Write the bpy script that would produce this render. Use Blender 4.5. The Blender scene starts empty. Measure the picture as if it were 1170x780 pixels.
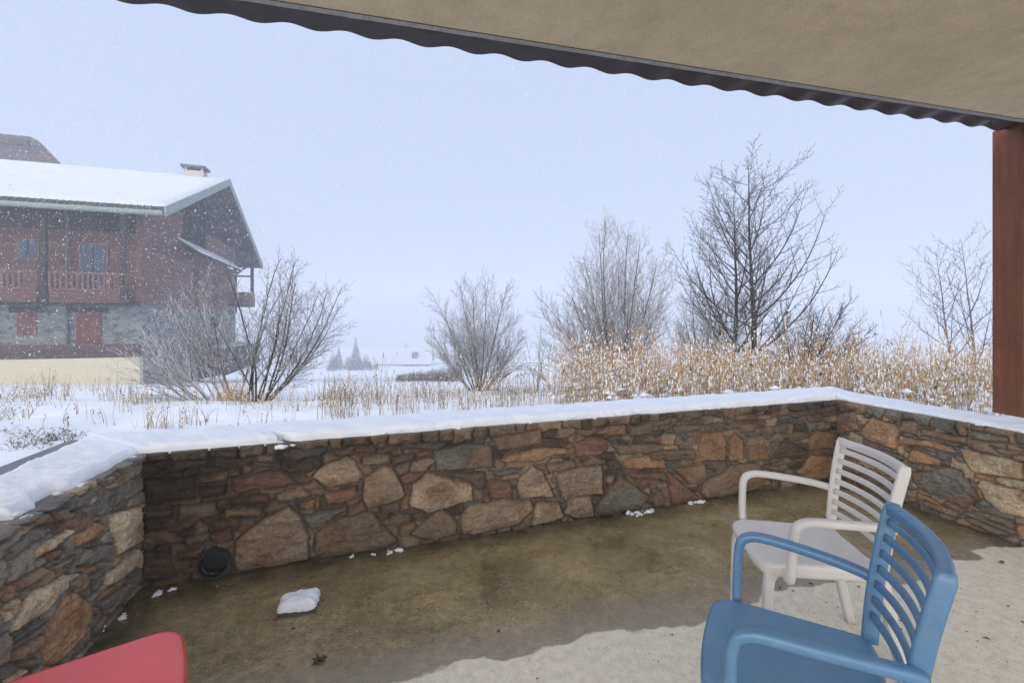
import bpy, bmesh, math, random
import numpy as np
from mathutils import Vector, Matrix
random.seed(7)
RNG = np.random.default_rng(11)
SC = bpy.context.scene
COL = SC.collection
PI = math.pi

# ------------------------------------------------------------------ helpers
def link(o, parent=None):
    COL.objects.link(o)
    if parent is not None:
        o.parent = parent
    return o

def tag(o, label=None, cat=None, group=None, kind=None):
    if label: o['label'] = label
    if cat: o['category'] = cat
    if group: o['group'] = group
    if kind: o['kind'] = kind
    return o

def thing(name, loc, rz, label, cat, group=None):
    o = bpy.data.objects.new(name, None)
    o.empty_display_size = 0.1
    COL.objects.link(o)
    o.location = loc
    o.rotation_euler = (0, 0, rz)
    return tag(o, label, cat, group)

def mesh_np(name, verts, faces, mats, parent=None, smooth=True, midx=None):
    me = bpy.data.meshes.new(name)
    v = np.asarray(verts, dtype=np.float32).reshape(-1, 3)
    if isinstance(faces, np.ndarray):
        k = faces.shape[1]; nf = faces.shape[0]
        me.vertices.add(len(v)); me.loops.add(nf*k); me.polygons.add(nf)
        me.vertices.foreach_set('co', v.ravel())
        me.loops.foreach_set('vertex_index', faces.astype(np.int32).ravel())
        me.polygons.foreach_set('loop_start', np.arange(0, nf*k, k, dtype=np.int32))
        me.polygons.foreach_set('loop_total', np.full(nf, k, dtype=np.int32))
    else:
        me.from_pydata(v.tolist(), [], faces)
    if not isinstance(mats, (list, tuple)): mats = [mats]
    for m in mats: me.materials.append(m)
    if midx is not None:
        me.polygons.foreach_set('material_index', np.asarray(midx, dtype=np.int32))
    me.update(calc_edges=True)
    me.validate()
    me.polygons.foreach_set('use_smooth', np.full(len(me.polygons), bool(smooth)))
    o = bpy.data.objects.new(name, me)
    return link(o, parent)

class MB:
    """collects shapes into one mesh"""
    def __init__(s): s.v = []; s.f = []
    def add(s, vs, fs):
        b = len(s.v); s.v += [tuple(p) for p in vs]; s.f += [tuple(i+b for i in q) for q in fs]
    def box(s, a, b):
        x0, y0, z0 = a; x1, y1, z1 = b
        vs = [(x0,y0,z0),(x1,y0,z0),(x1,y1,z0),(x0,y1,z0),(x0,y0,z1),(x1,y0,z1),(x1,y1,z1),(x0,y1,z1)]
        s.add(vs, [(0,3,2,1),(4,5,6,7),(0,1,5,4),(1,2,6,5),(2,3,7,6),(3,0,4,7)])
    def prism(s, poly, axis, a, b):
        """poly: 2D points; axis 'x': poly=(y,z); 'y': poly=(x,z); 'z': poly=(x,y)"""
        n = len(poly)
        def P(p, t):
            return {'x': (t, p[0], p[1]), 'y': (p[0], t, p[1]), 'z': (p[0], p[1], t)}[axis]
        vs = [P(p, a) for p in poly] + [P(p, b) for p in poly]
        fs = [tuple(range(n))[::-1], tuple(range(n, 2*n))]
        for i in range(n):
            j = (i+1) % n
            fs.append((i, j, n+j, n+i))
        s.add(vs, fs)
    def bar(s, p, q, w, h, up=(0,0,1)):
        p = Vector(p); q = Vector(q); d = (q-p).normalized(); u = Vector(up)
        if abs(d.dot(u)) > .97: u = Vector((1,0,0))
        r = d.cross(u).normalized(); u = r.cross(d).normalized()
        vs = []
        for c in (p, q):
            for a, b in ((-1,-1),(1,-1),(1,1),(-1,1)):
                vs.append(c + r*(a*w/2) + u*(b*h/2))
        s.add(vs, [(0,1,2,3),(7,6,5,4),(0,4,5,1),(1,5,6,2),(2,6,7,3),(3,7,4,0)])
    def tube(s, pts, rad, k=8, cap=True):
        pts = [Vector(p) for p in pts]; n = len(pts)
        if not hasattr(rad, '__len__'): rad = [rad]*n
        up = Vector((0.31,0.17,0.93)); vs = []
        for i in range(n):
            d = (pts[min(i+1,n-1)]-pts[max(i-1,0)]).normalized()
            r = d.cross(up)
            if r.length < 1e-3: r = d.cross(Vector((1,0,0)))
            r.normalize(); u = r.cross(d)
            for j in range(k):
                a = 2*PI*j/k
                vs.append(pts[i] + (r*math.cos(a)+u*math.sin(a))*rad[i])
        fs = []
        for i in range(n-1):
            for j in range(k):
                j2 = (j+1)%k
                fs.append((i*k+j, i*k+j2, (i+1)*k+j2, (i+1)*k+j))
        if cap:
            fs.append(tuple(range(k))[::-1]); fs.append(tuple((n-1)*k+j for j in range(k)))
        s.add(vs, fs)
    def build(s, name, mat, parent=None, smooth=False, bevel=0, seg=2, fix=True):
        me = bpy.data.meshes.new(name)
        me.from_pydata(s.v, [], s.f)
        if fix:
            bm = bmesh.new(); bm.from_mesh(me)
            bmesh.ops.recalc_face_normals(bm, faces=bm.faces)
            bm.to_mesh(me); bm.free()
        for m in (mat if isinstance(mat,(list,tuple)) else [mat]): me.materials.append(m)
        for p in me.polygons: p.use_smooth = smooth
        o = bpy.data.objects.new(name, me)
        link(o, parent)
        if bevel:
            b = o.modifiers.new('bev', 'BEVEL'); b.width = bevel; b.segments = seg; b.limit_method = 'ANGLE'
        return o

def hash2(ix, iy, seed):
    h = (ix*374761393 + iy*668265263 + seed*1442695041) & 0xFFFFFFFF
    h = ((h ^ (h >> 13))*1274126177) & 0xFFFFFFFF
    return ((h ^ (h >> 16)) & 0xFFFF)/65535.0

def vnoise(x, y, seed=0):
    x = np.asarray(x, float); y = np.asarray(y, float)
    ix = np.floor(x).astype(np.int64); iy = np.floor(y).astype(np.int64)
    fx = x-ix; fy = y-iy
    fx = fx*fx*(3-2*fx); fy = fy*fy*(3-2*fy)
    a = hash2(ix,iy,seed); b = hash2(ix+1,iy,seed); c = hash2(ix,iy+1,seed); d = hash2(ix+1,iy+1,seed)
    return (a*(1-fx)+b*fx)*(1-fy)+(c*(1-fx)+d*fx)*fy

def fbm(x, y, oct=4, seed=0):
    t = 0; a = .5; s = 0
    for i in range(oct):
        t = t + a*vnoise(x*2**i, y*2**i, seed+i*17); s += a; a *= .5
    return t/s

def sstep(a, b, x):
    t = np.clip((x-a)/(b-a), 0, 1); return t*t*(3-2*t)

# ------------------------------------------------------------------ materials
class NT:
    def __init__(s, name):
        s.m = bpy.data.materials.new(name); s.m.use_nodes = True
        s.t = s.m.node_tree; s.t.nodes.clear()
        s.out = s.n('ShaderNodeOutputMaterial'); s.b = s.n('ShaderNodeBsdfPrincipled')
        s.l(s.b.outputs[0], s.out.inputs[0])
    def n(s, k, **kw):
        o = s.t.nodes.new(k)
        for a, v in kw.items(): setattr(o, a, v)
        return o
    def l(s, a, b): s.t.links.new(a, b)
    def coord(s, which='Object', scale=(1,1,1)):
        c = s.n('ShaderNodeTexCoord'); m = s.n('ShaderNodeMapping'); m.inputs['Scale'].default_value = scale
        s.l(c.outputs[which], m.inputs[0]); return m.outputs[0]
    def noise(s, vec, scale, detail=4, rough=.6, dist=0):
        o = s.n('ShaderNodeTexNoise'); o.inputs['Scale'].default_value = scale; o.inputs['Detail'].default_value = detail
        o.inputs['Roughness'].default_value = rough; o.inputs['Distortion'].default_value = dist
        s.l(vec, o.inputs['Vector']); return o.outputs['Fac']
    def ramp(s, fac, stops):
        o = s.n('ShaderNodeValToRGB'); e = o.color_ramp.elements
        while len(e) < len(stops): e.new(.5)
        for i, (p, c) in enumerate(stops):
            e[i].position = p; e[i].color = (*c, 1) if len(c) == 3 else c
        s.l(fac, o.inputs[0]); return o.outputs[0]
    def mix(s, fac, a, b, mode='MIX'):
        o = s.n('ShaderNodeMix'); o.data_type = 'RGBA'; o.blend_type = mode
        for v, i in ((fac, 0), (a, 6), (b, 7)):
            if isinstance(v, (int, float)): o.inputs[i].default_value = v
            elif isinstance(v, tuple): o.inputs[i].default_value = (*v, 1)
            else: s.l(v, o.inputs[i])
        return o.outputs[2]
    def math(s, op, a, b=None, c=None, clamp=False):
        o = s.n('ShaderNodeMath'); o.operation = op; o.use_clamp = clamp
        for i, v in enumerate((a, b, c)):
            if v is None: continue
            if isinstance(v, (int, float)): o.inputs[i].default_value = v
            else: s.l(v, o.inputs[i])
        return o.outputs[0]
    def bump(s, h, strength=.3, dist=.01, prev=None):
        o = s.n('ShaderNodeBump'); o.inputs['Strength'].default_value = strength; o.inputs['Distance'].default_value = dist
        s.l(h, o.inputs['Height'])
        if prev is not None: s.l(prev, o.inputs['Normal'])
        return o.outputs[0]
    def set(s, col=None, rough=None, normal=None, spec=None, **kw):
        for v, k in ((col,'Base Color'),(rough,'Roughness'),(normal,'Normal'),(spec,'Specular IOR Level')):
            if v is None: continue
            if isinstance(v, tuple): s.b.inputs[k].default_value = (*v, 1)
            elif isinstance(v, (int, float)): s.b.inputs[k].default_value = v
            else: s.l(v, s.b.inputs[k])
        for k, v in kw.items(): s.b.inputs[k].default_value = v
        return s.m

def m_snow(name, grain=60, col=(.68,.70,.735)):
    t = NT(name); c = t.coord()
    n1 = t.noise(c, grain, 5, .7); n2 = t.noise(c, grain*.12, 3, .5)
    colr = t.ramp(n2, [(.3, tuple(x*.95 for x in col)), (.7, col)])
    b = t.bump(n1, .35, .012); b = t.bump(n2, .3, .05, b)
    return t.set(colr, .75, b, .25, **{'Subsurface Weight': 0.0})

def m_var(name, c1, c2, scale=6, rough=.7, bump=.2, bdist=.01, fine=60, spec=.4, stretch=(1,1,1), detail=5):
    t = NT(name); c = t.coord(scale=stretch)
    n = t.noise(c, scale, detail, .6); f = t.noise(c, fine, 4, .6)
    colr = t.ramp(n, [(.3, c1), (.7, c2)])
    colr = t.mix(.5, colr, t.ramp(f, [(.3, tuple(x*.8 for x in c1)), (.7, tuple(min(1,x*1.15) for x in c2))]))
    return t.set(colr, rough, t.bump(f, bump, bdist), spec)

M = {}
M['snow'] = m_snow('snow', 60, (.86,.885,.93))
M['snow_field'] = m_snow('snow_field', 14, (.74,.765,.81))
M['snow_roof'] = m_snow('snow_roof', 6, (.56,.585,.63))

# stone facing: colour of each stone sits in a mesh attribute
def m_stone():
    t = NT('rubble_stone'); c = t.coord()
    a = t.n('ShaderNodeAttribute'); a.attribute_name = 'stone_col'
    w = t.n('ShaderNodeAttribute'); w.attribute_name = 'wet'
    n = t.noise(c, 9, 6, .65, .6); f = t.noise(c, 55, 6, .7); g = t.noise(c, 190, 3, .6)
    lay = t.noise(t.coord(scale=(3,3,22)), 5, 5, .65, .8)
    col = t.mix(1.0, a.outputs['Color'], t.ramp(n, [(.25,(.55,.55,.56)),(.5,(1,1,1)),(.75,(1.35,1.25,1.12))]), 'MULTIPLY')
    col = t.mix(.8, col, t.ramp(f, [(.28,(.45,.45,.45)),(.5,(1,1,1)),(.72,(1.3,1.28,1.25))]), 'MULTIPLY')
    col = t.mix(.35, col, t.ramp(lay, [(.3,(.6,.58,.56)),(.55,(1,1,1)),(.75,(1.3,1.22,1.1))]), 'MULTIPLY')
    sp = t.noise(c, 120, 4, .8)
    col = t.mix(.75, col, t.ramp(sp, [(.34,(.38,.38,.38)),(.46,(1,1,1)),(.60,(1.05,1.05,1.05)),(.72,(1.7,1.66,1.6))]), 'MULTIPLY')
    lich = t.ramp(t.noise(c, 26, 5, .75), [(.63,(0,0,0)),(.68,(1,1,1))])
    col = t.mix(t.math('MULTIPLY', lich, .35), col, (.26,.25,.225))
    moss = t.math('MULTIPLY', t.ramp(t.noise(c, 4.5, 5, .7), [(.56,(0,0,0)),(.72,(1,1,1))]), .45)
    col = t.mix(moss, col, (.055,.058,.03))
    rough = t.math('SUBTRACT', t.math('MULTIPLY_ADD', f, .3, .55), t.math('MULTIPLY', w.outputs['Fac'], .25))
    b = t.bump(f, .75, .014); b = t.bump(g, .6, .005, b); b = t.bump(lay, .3, .010, b)
    return t.set(col, rough, b, .4)
M['stone'] = m_stone()
M['mortar'] = m_var('wall_core_mortar', (.05,.044,.037), (.085,.076,.064), 8, .9, .5, .01)
M['edge_strip'] = m_var('grey_zinc_edge', (.15,.16,.17), (.24,.25,.27), 5, .6, .3, .01)

# terrace floor: wet outside the drip line, dry under the roof
def m_floor():
    t = NT('terrace_concrete'); c = t.coord()
    sep = t.n('ShaderNodeSeparateXYZ'); t.l(c, sep.inputs[0])
    # signed distance to the drip line  y = 1.955 + 0.285 x
    d = t.math('SUBTRACT', sep.outputs[1], t.math('MULTIPLY_ADD', sep.outputs[0], .285, 1.945))
    n1 = t.noise(c, 1.6, 2, .4, .2); n2 = t.noise(c, 5.5, 4, .55)
    d = t.math('ADD', d, t.math('MULTIPLY_ADD', n1, .46, -.23))
    d = t.math('ADD', d, t.math('MULTIPLY_ADD', n2, .16, -.08))
    wet = t.ramp(d, [(.0,(0,0,0)),(.012,(1,1,1))])
    deep = t.ramp(d, [(.02,(0,0,0)),(.26,(1,1,1))])
    fine = t.noise(c, 130, 5, .7); mid = t.noise(c, 22, 5, .7); big = t.noise(c, 2.2, 5, .65, .4)
    dry = t.ramp(mid, [(.3,(.57,.52,.42)),(.55,(.70,.65,.54)),(.75,(.78,.73,.62))])
    dry = t.mix(.55, dry, t.ramp(fine, [(.3,(.62,.6,.58)),(.5,(1,1,1)),(.75,(1.15,1.15,1.13))]), 'MULTIPLY')
    speck = t.ramp(t.noise(t.coord(scale=(1,2.2,1)), 48, 2, .5), [(.70,(0,0,0)),(.735,(1,1,1))])
    dry = t.mix(t.math('MULTIPLY', speck, .6), dry, (.16,.14,.11))
    wc = t.ramp(big, [(.25,(.115,.088,.041)),(.5,(.262,.206,.108)),(.72,(.43,.34,.20))])
    wc = t.mix(.85, wc, t.ramp(mid, [(.25,(.5,.5,.5)),(.5,(1,1,1)),(.75,(1.5,1.42,1.25))]), 'MULTIPLY')
    wc = t.mix(.8, wc, t.ramp(fine, [(.3,(.55,.55,.55)),(.5,(1,1,1)),(.75,(1.5,1.5,1.45))]), 'MULTIPLY')
    grit = t.ramp(t.noise(c, 85, 3, .6), [(.62,(0,0,0)),(.66,(1,1,1))])
    wc = t.mix(t.math('MULTIPLY', grit, .75), wc, (.50,.43,.29))
    drk = t.ramp(t.noise(c, 48, 4, .7), [(.33,(.35,.33,.28)),(.43,(1,1,1))])
    wc = t.mix(.85, wc, drk, 'MULTIPLY')
    damp = t.ramp(mid, [(.3,(.24,.20,.15)),(.7,(.33,.285,.225))])
    wc = t.mix(deep, damp, wc)
    # patchily darker towards the foot of the walls
    wd = t.n('ShaderNodeAttribute'); wd.attribute_name = 'foot_dark'
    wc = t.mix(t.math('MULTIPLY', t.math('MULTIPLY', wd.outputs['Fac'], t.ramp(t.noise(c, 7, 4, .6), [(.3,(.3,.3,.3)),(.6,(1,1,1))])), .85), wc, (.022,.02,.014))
    pit = t.ramp(t.noise(c, 210, 2, .6), [(.30,(.35,.35,.35)),(.40,(1,1,1))])
    wc = t.mix(.8, wc, pit, 'MULTIPLY')
    col = t.mix(wet, dry, wc)
    rw = t.ramp(t.noise(c, 3.1, 5, .65), [(.38,(.12,)*3),(.62,(.55,)*3)])
    rough = t.math('ADD', t.math('MULTIPLY', t.math('SUBTRACT', 1.0, wet), .85), t.math('MULTIPLY', wet, rw))
    b = t.bump(fine, .35, .004); b = t.bump(mid, .3, .01, b)
    return t.set(col, rough, b, .42)
M['floor'] = m_floor()

def m_ceiling():
    t = NT('roughcast_ceiling'); c = t.coord()
    f = t.noise(c, 170, 4, .75); n = t.noise(c, 2.4, 4, .6, .5); m_ = t.noise(c, 9, 4, .6)
    col = t.ramp(n, [(.3,(.585,.485,.335)),(.55,(.645,.535,.375)),(.75,(.70,.585,.42))])
    col = t.mix(.9, col, t.ramp(f, [(.3,(.66,.66,.66)),(.5,(1,1,1)),(.7,(1.12,1.12,1.12))]), 'MULTIPLY')
    col = t.mix(.6, col, t.ramp(m_, [(.3,(.8,.8,.78)),(.6,(1,1,1))]), 'MULTIPLY')
    return t.set(col, .95, t.bump(f, .6, .006), .1)
M['ceiling'] = m_ceiling()
M['bare_slab'] = m_var('bare_slab_lip', (.28,.27,.25), (.5,.49,.46), 18, .9, .8, .02, 70, .2)
M['slab_dark'] = m_var('damp_slab_edge', (.05,.045,.04), (.1,.09,.08), 9, .9, .5, .01)
M['tin'] = m_var('brown_corrugated_tin', (.016,.009,.013), (.030,.016,.021), 7, .5, .1, .003)

def m_wood(name, c1, c2, axis=2, plank=0, rough=.65, grain=40):
    t = NT(name); sc = [1,1,1]; sc[axis] = .08
    c = t.coord(scale=tuple(sc))
    g = t.noise(c, grain, 5, .65, .4); n = t.noise(t.coord(), 2.5, 4, .6)
    col = t.ramp(g, [(.28,c1),(.72,c2)])
    col = t.mix(.5, col, t.ramp(n, [(.3,(.6,.6,.6)),(.55,(1,1,1)),(.75,(1.2,1.15,1.1))]), 'MULTIPLY')
    b = t.bump(g, .4, .004)
    if plank:
        pc = t.coord()
        sep = t.n('ShaderNodeSeparateXYZ'); t.l(pc, sep.inputs[0])
        ax = sep.outputs[2] if axis != 2 else t.math('ADD', sep.outputs[0], sep.outputs[1])
        fr = t.math('FRACT', t.math('DIVIDE', ax, plank))
        gap = t.ramp(fr, [(0,(0,0,0)),(.07,(1,1,1))])
        col = t.mix(1.0, col, t.mix(gap, (.35,.33,.33), (1,1,1)), 'MULTIPLY')
        idx = t.math('FLOOR', t.math('DIVIDE', ax, plank))
        wn = t.n('ShaderNodeTexWhiteNoise'); wn.noise_dimensions = '1D'; t.l(idx, wn.inputs['W'])
        col = t.mix(1.0, col, t.ramp(wn.outputs['Value'], [(0,(.75,.75,.75)),(1,(1.2,1.15,1.12))]), 'MULTIPLY')
        b = t.bump(gap, .6, .02, b)
    return t.set(col, rough, b, .3)
M['post'] = m_wood('stained_post_wood', (.125,.036,.014), (.205,.070,.030), 2, 0, .5, 26)
M['wood_red'] = m_wood('red_brown_boards', (.068,.028,.020), (.118,.048,.036), 0, .2, .7, 14)
M['wood_gable'] = m_wood('red_brown_gable_boards', (.105,.047,.038), (.165,.075,.060), 1, .2, .7, 14)
M['wood_dark'] = m_wood('dark_brown_boards', (.018,.010,.011), (.040,.023,.023), 0, .22, .75, 14)
M['wood_rail'] = m_wood('weathered_rail_wood', (.095,.045,.034), (.16,.08,.062), 0, 0, .7, 14)
M['shutter'] = m_wood('red_shutter_boards', (.11,.030,.024), (.17,.05,.04), 2, .16, .65, 14)
M['soffit'] = m_wood('roof_underside_boards', (.045,.027,.028), (.085,.052,.052), 0, .2, .8, 14)
M['rake'] = m_var('grey_green_metal_edge', (.16,.20,.19), (.24,.28,.27), 3, .5, .1)
M['tiles'] = m_var('dark_roof_tiles', (.03,.04,.04), (.07,.08,.08), 5, .6, .4)
M['window_glass'] = NT('window_glass').set((.012,.03,.065), .2, None, .25)
M['cream'] = m_var('cream_render', (.50,.45,.33), (.58,.53,.40), .8, .9, .15, .01, 20, .15)
M['chimney'] = m_var('grey_chimney_render', (.36,.33,.31), (.5,.46,.44), 3, .9, .3)
M['slate'] = m_var('slate_cap', (.05,.055,.06), (.1,.1,.11), 4, .7, .3)
def m_brickstone():
    t = NT('grey_stone_base'); c = t.coord(scale=(1,1,2.1))
    v = t.n('ShaderNodeTexVoronoi'); v.inputs['Scale'].default_value = 2.6; t.l(c, v.inputs['Vector'])
    e = t.n('ShaderNodeTexVoronoi'); e.feature = 'DISTANCE_TO_EDGE'; e.inputs['Scale'].default_value = 2.6; t.l(c, e.inputs['Vector'])
    hs = t.n('ShaderNodeSeparateColor'); t.l(v.outputs['Color'], hs.inputs[0])
    col = t.ramp(hs.outputs[0], [(0,(.085,.092,.10)),(.5,(.15,.16,.17)),(1,(.23,.235,.235))])
    col = t.mix(t.ramp(e.outputs[0], [(.02,(1,1,1)),(.07,(0,0,0))]), col, (.19,.20,.205))
    n = t.noise(t.coord(), 14, 4, .6)
    col = t.mix(.7, col, t.ramp(n, [(.3,(.6,.6,.6)),(.55,(1,1,1)),(.75,(1.3,1.3,1.3))]), 'MULTIPLY')
    return t.set(col, .85, t.bump(e.outputs[0], .6, .05), .2)
M['base_stone'] = m_brickstone()

def m_bark(name, c1, c2, snow=.55, lo=.15, hi=.55):
    """bark with snow lying on whatever faces upward"""
    t = NT(name); c = t.coord()
    n = t.noise(c, 30, 3, .6); p = t.noise(c, 2.6, 3, .7)
    col = t.ramp(n, [(.3,c1),(.7,c2)])
    g = t.n('ShaderNodeNewGeometry'); sp = t.n('ShaderNodeSeparateXYZ'); t.l(g.outputs['Normal'], sp.inputs[0])
    up = t.ramp(sp.outputs[2], [(lo,(0,0,0)),(hi,(1,1,1))])
    pat = t.ramp(p, [(max(0,.62-snow*.55),(0,0,0)),(min(1,.78-snow*.55),(1,1,1))])
    return t.set(t.mix(t.math('MULTIPLY', up, pat), col, (.72,.74,.78)), .8, None, .2)
M['bark_dark'] = m_bark('dark_bark', (.016,.013,.012), (.042,.034,.031), .42)
M['bark_grey'] = m_bark('greybrown_bark', (.06,.048,.042), (.12,.10,.088), .62, .0, .4)
M['bark_pale'] = m_bark('frosted_twig_bark', (.095,.078,.068), (.18,.15,.13), .85, -.15, .35)
M['twig_dark'] = m_bark('dark_twig_bark', (.026,.021,.02), (.06,.048,.043), .45, .2, .6)
M['needles'] = m_bark('fir_needles', (.02,.032,.025), (.04,.055,.045), .35, .3, .8)
M['straw'] = m_var('dry_straw', (.38,.205,.060), (.58,.36,.14), .9, .8, 0, .01, 30, .2)
M['straw_pale'] = m_var('pale_dry_grass', (.26,.20,.13), (.46,.37,.26), .9, .8, 0, .01, 30, .2)
M['weed'] = m_var('dark_weed', (.05,.042,.032), (.11,.09,.07), 2, .8, 0, .01, 30, .2)
def m_plastic(name, c, rough=.42, spec=.5):
    t = NT(name); co = t.coord()
    f = t.noise(co, 420, 3, .6); n = t.noise(co, 6, 4, .6)
    col = t.mix(.35, c, t.ramp(n, [(.3,tuple(x*.82 for x in c)),(.7,tuple(min(1,x*1.08) for x in c))]))
    d = t.ramp(t.noise(co, 170, 3, .65), [(.66,(0,0,0)),(.72,(1,1,1))]); n2 = t.noise(co, 14, 5, .7)
    col = t.mix(t.math('MULTIPLY', d, .22), col, (.35,.33,.30))
    col = t.mix(t.math('MULTIPLY', t.ramp(n2, [(.5,(0,0,0)),(.75,(1,1,1))]), .14), col, (.42,.40,.37))
    r = t.math('MULTIPLY_ADD', n2, .34, rough-.16)
    return t.set(col, r, t.bump(f, .18, .0012), spec)
M['pl_blue'] = m_plastic('blue_plastic', (.070,.180,.335), .42, .75)
M['pl_white'] = m_plastic('greyish_white_plastic', (.575,.55,.535))
M['pl_red'] = m_plastic('red_plastic', (.82,.045,.045), .36, 1.0)
M['foot'] = NT('dark_rubber').set((.03,.03,.032), .6)
M['iron'] = m_var('dark_grey_iron', (.03,.033,.04), (.06,.065,.075), 12, .5, .2)
M['pipe'] = m_var('grey_plastic_pipe', (.028,.031,.031), (.055,.056,.055), 10, .5, .2)
M['litter'] = m_var('dead_leaf_bits', (.05,.035,.02), (.12,.085,.05), 9, .8, .1)
# ------------------------------------------------------------------ terrain
def ground_z(x, y):
    x = np.asarray(x, float); y = np.asarray(y, float)
    d = np.maximum(y-4.0, 0)
    z = .50 - .11*sstep(-1.2, -2.6, x)*(1-sstep(4, 7, y)) - .112*np.minimum(d, 95) - .02*np.maximum(d-95, 0)
    near = np.clip(1-(np.abs(y)-4)/60, .15, 1)
    z = z + (fbm(x*.55+9, y*.55, 3, 3)-.5)*.22*sstep(2.6, 6, y)
    z = z + (fbm(x*2.3, y*2.3, 3, 8)-.5)*.10*near
    z = z + (fbm(x*.08, y*.08, 2, 5)-.5)*1.0*sstep(25, 70, y)
    return z

WL = Vector((-1.99, 2.447)); WR = Vector((2.98, 4.20))
dB = (WR-WL).normalized(); dR = Vector((.2034, -.9791)); dL = Vector((.2920, -.9564))
nB = Vector((dB.y, -dB.x)); nR = Vector((dR.y, -dR.x)); nL = Vector((-dL.y, dL.x))   # into the terrace
TOP = .715; TH = .36
LEN_B = (WR-WL).length
LEN_L = 1.95; LEN_R = 3.9

def inter(p, d, q, e):
    den = d.x*e.y-d.y*e.x
    t = ((q.x-p.x)*e.y-(q.y-p.y)*e.x)/den
    return p+d*t

def off_path(o):
    """wall path offset by o outward: left end, left corner, right corner, right end"""
    lp = WL - nL*o; bp = WL - nB*o; rp = WR - nR*o
    a = inter(lp, dL, bp, dB); b = inter(bp, dB, rp, dR)
    return [lp+dL*LEN_L, a, b, rp+dR*LEN_R]

def axis_coords(dense0, dense1, step, far0, far1, grow=1.16):
    c = list(np.arange(dense0, dense1+1e-6, step))
    s = step; v = dense1
    while v < far1: s *= grow; v += s; c.append(min(v, far1))
    s = step; v = dense0; pre = []
    while v > far0: s *= grow; v -= s; pre.append(max(v, far0))
    return np.array(pre[::-1]+c)

xs = axis_coords(-9, 10, .13, -290, 290); ys = axis_coords(-4.6, 14, .13, -40, 290)
X, Y = np.meshgrid(xs, ys)
Z = ground_z(X, Y)
mid = off_path(.19)
foot = [mid[0], mid[1], mid[2], mid[3], Vector((4.9, -4.2)), Vector((-1.75, -4.2))]
def in_poly(px, py, poly):
    r = np.zeros(px.shape, bool); n = len(poly)
    for i in range(n):
        a = poly[i]; b = poly[(i+1) % n]
        c = ((a[1] > py) != (b[1] > py))
        with np.errstate(divide='ignore', invalid='ignore'):
            xx = (b[0]-a[0])*(py-a[1])/(b[1]-a[1]+1e-12)+a[0]
        r ^= c & (px < xx)
    return r
ins = in_poly(X, Y, [(p.x, p.y) for p in foot])
Z[ins] = -.35
nx, ny = len(xs), len(ys)
ii = np.arange(ny-1)[:, None]*nx+np.arange(nx-1)[None, :]
ff = np.stack([ii, ii+1, ii+nx+1, ii+nx], -1).reshape(-1, 4)
t = mesh_np('ground', np.stack([X, Y, Z], -1), ff, M['snow_field'])
tag(t, 'snow covered meadow sloping away beyond the terrace wall', None, None, 'structure')

# ------------------------------------------------------------------ terrace floor
fl = off_path(-.0)
xs = np.arange(-2.3, 5.6, .06); ys = np.arange(-3.9, 4.6, .06)
X, Y = np.meshgrid(xs, ys)
pin = off_path(.05)
poly = [(p.x, p.y) for p in pin]+[(4.85, -4.1), (-1.7, -4.1)]
keep = in_poly(X, Y, poly)
nx, ny = len(xs), len(ys)
idx = np.arange(nx*ny).reshape(ny, nx)
q = keep[:-1,:-1] & keep[1:,:-1] & keep[:-1,1:] & keep[1:,1:]
# keep border cells too: any cell touching the inside (they end inside the wall)
q = keep[:-1,:-1] | keep[1:,:-1] | keep[:-1,1:] | keep[1:,1:]
faces = np.stack([idx[:-1,:-1][q], idx[:-1,1:][q], idx[1:,1:][q], idx[1:,:-1][q]], -1)
used = np.unique(faces); remap = -np.ones(nx*ny, int); remap[used] = np.arange(len(used))
V = np.stack([X.ravel()[used], Y.ravel()[used], np.zeros(len(used))], -1)
V[:, 2] = (fbm(V[:, 0]*1.3, V[:, 1]*1.3, 2, 4)-.5)*.008
fo = mesh_np('terrace_floor', V, remap[faces], M['floor'])
tag(fo, 'concrete terrace floor, wet and brown outside, dry and pale under the roof', None, None, 'structure')
def wall_dist(x, y):
    dd = []
    for p, d, n, L in ((WL, dL, nL, LEN_L), (WL, dB, nB, LEN_B), (WR, dR, nR, LEN_R)):
        dd.append(np.abs((x-p.x)*n.x+(y-p.y)*n.y))
    return np.minimum.reduce(dd)
at = fo.data.attributes.new('foot_dark', 'FLOAT', 'POINT')
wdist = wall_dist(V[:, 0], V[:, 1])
at.data.foreach_set('value', (1-sstep(.02, .30, wdist)).astype(np.float32))

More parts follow.
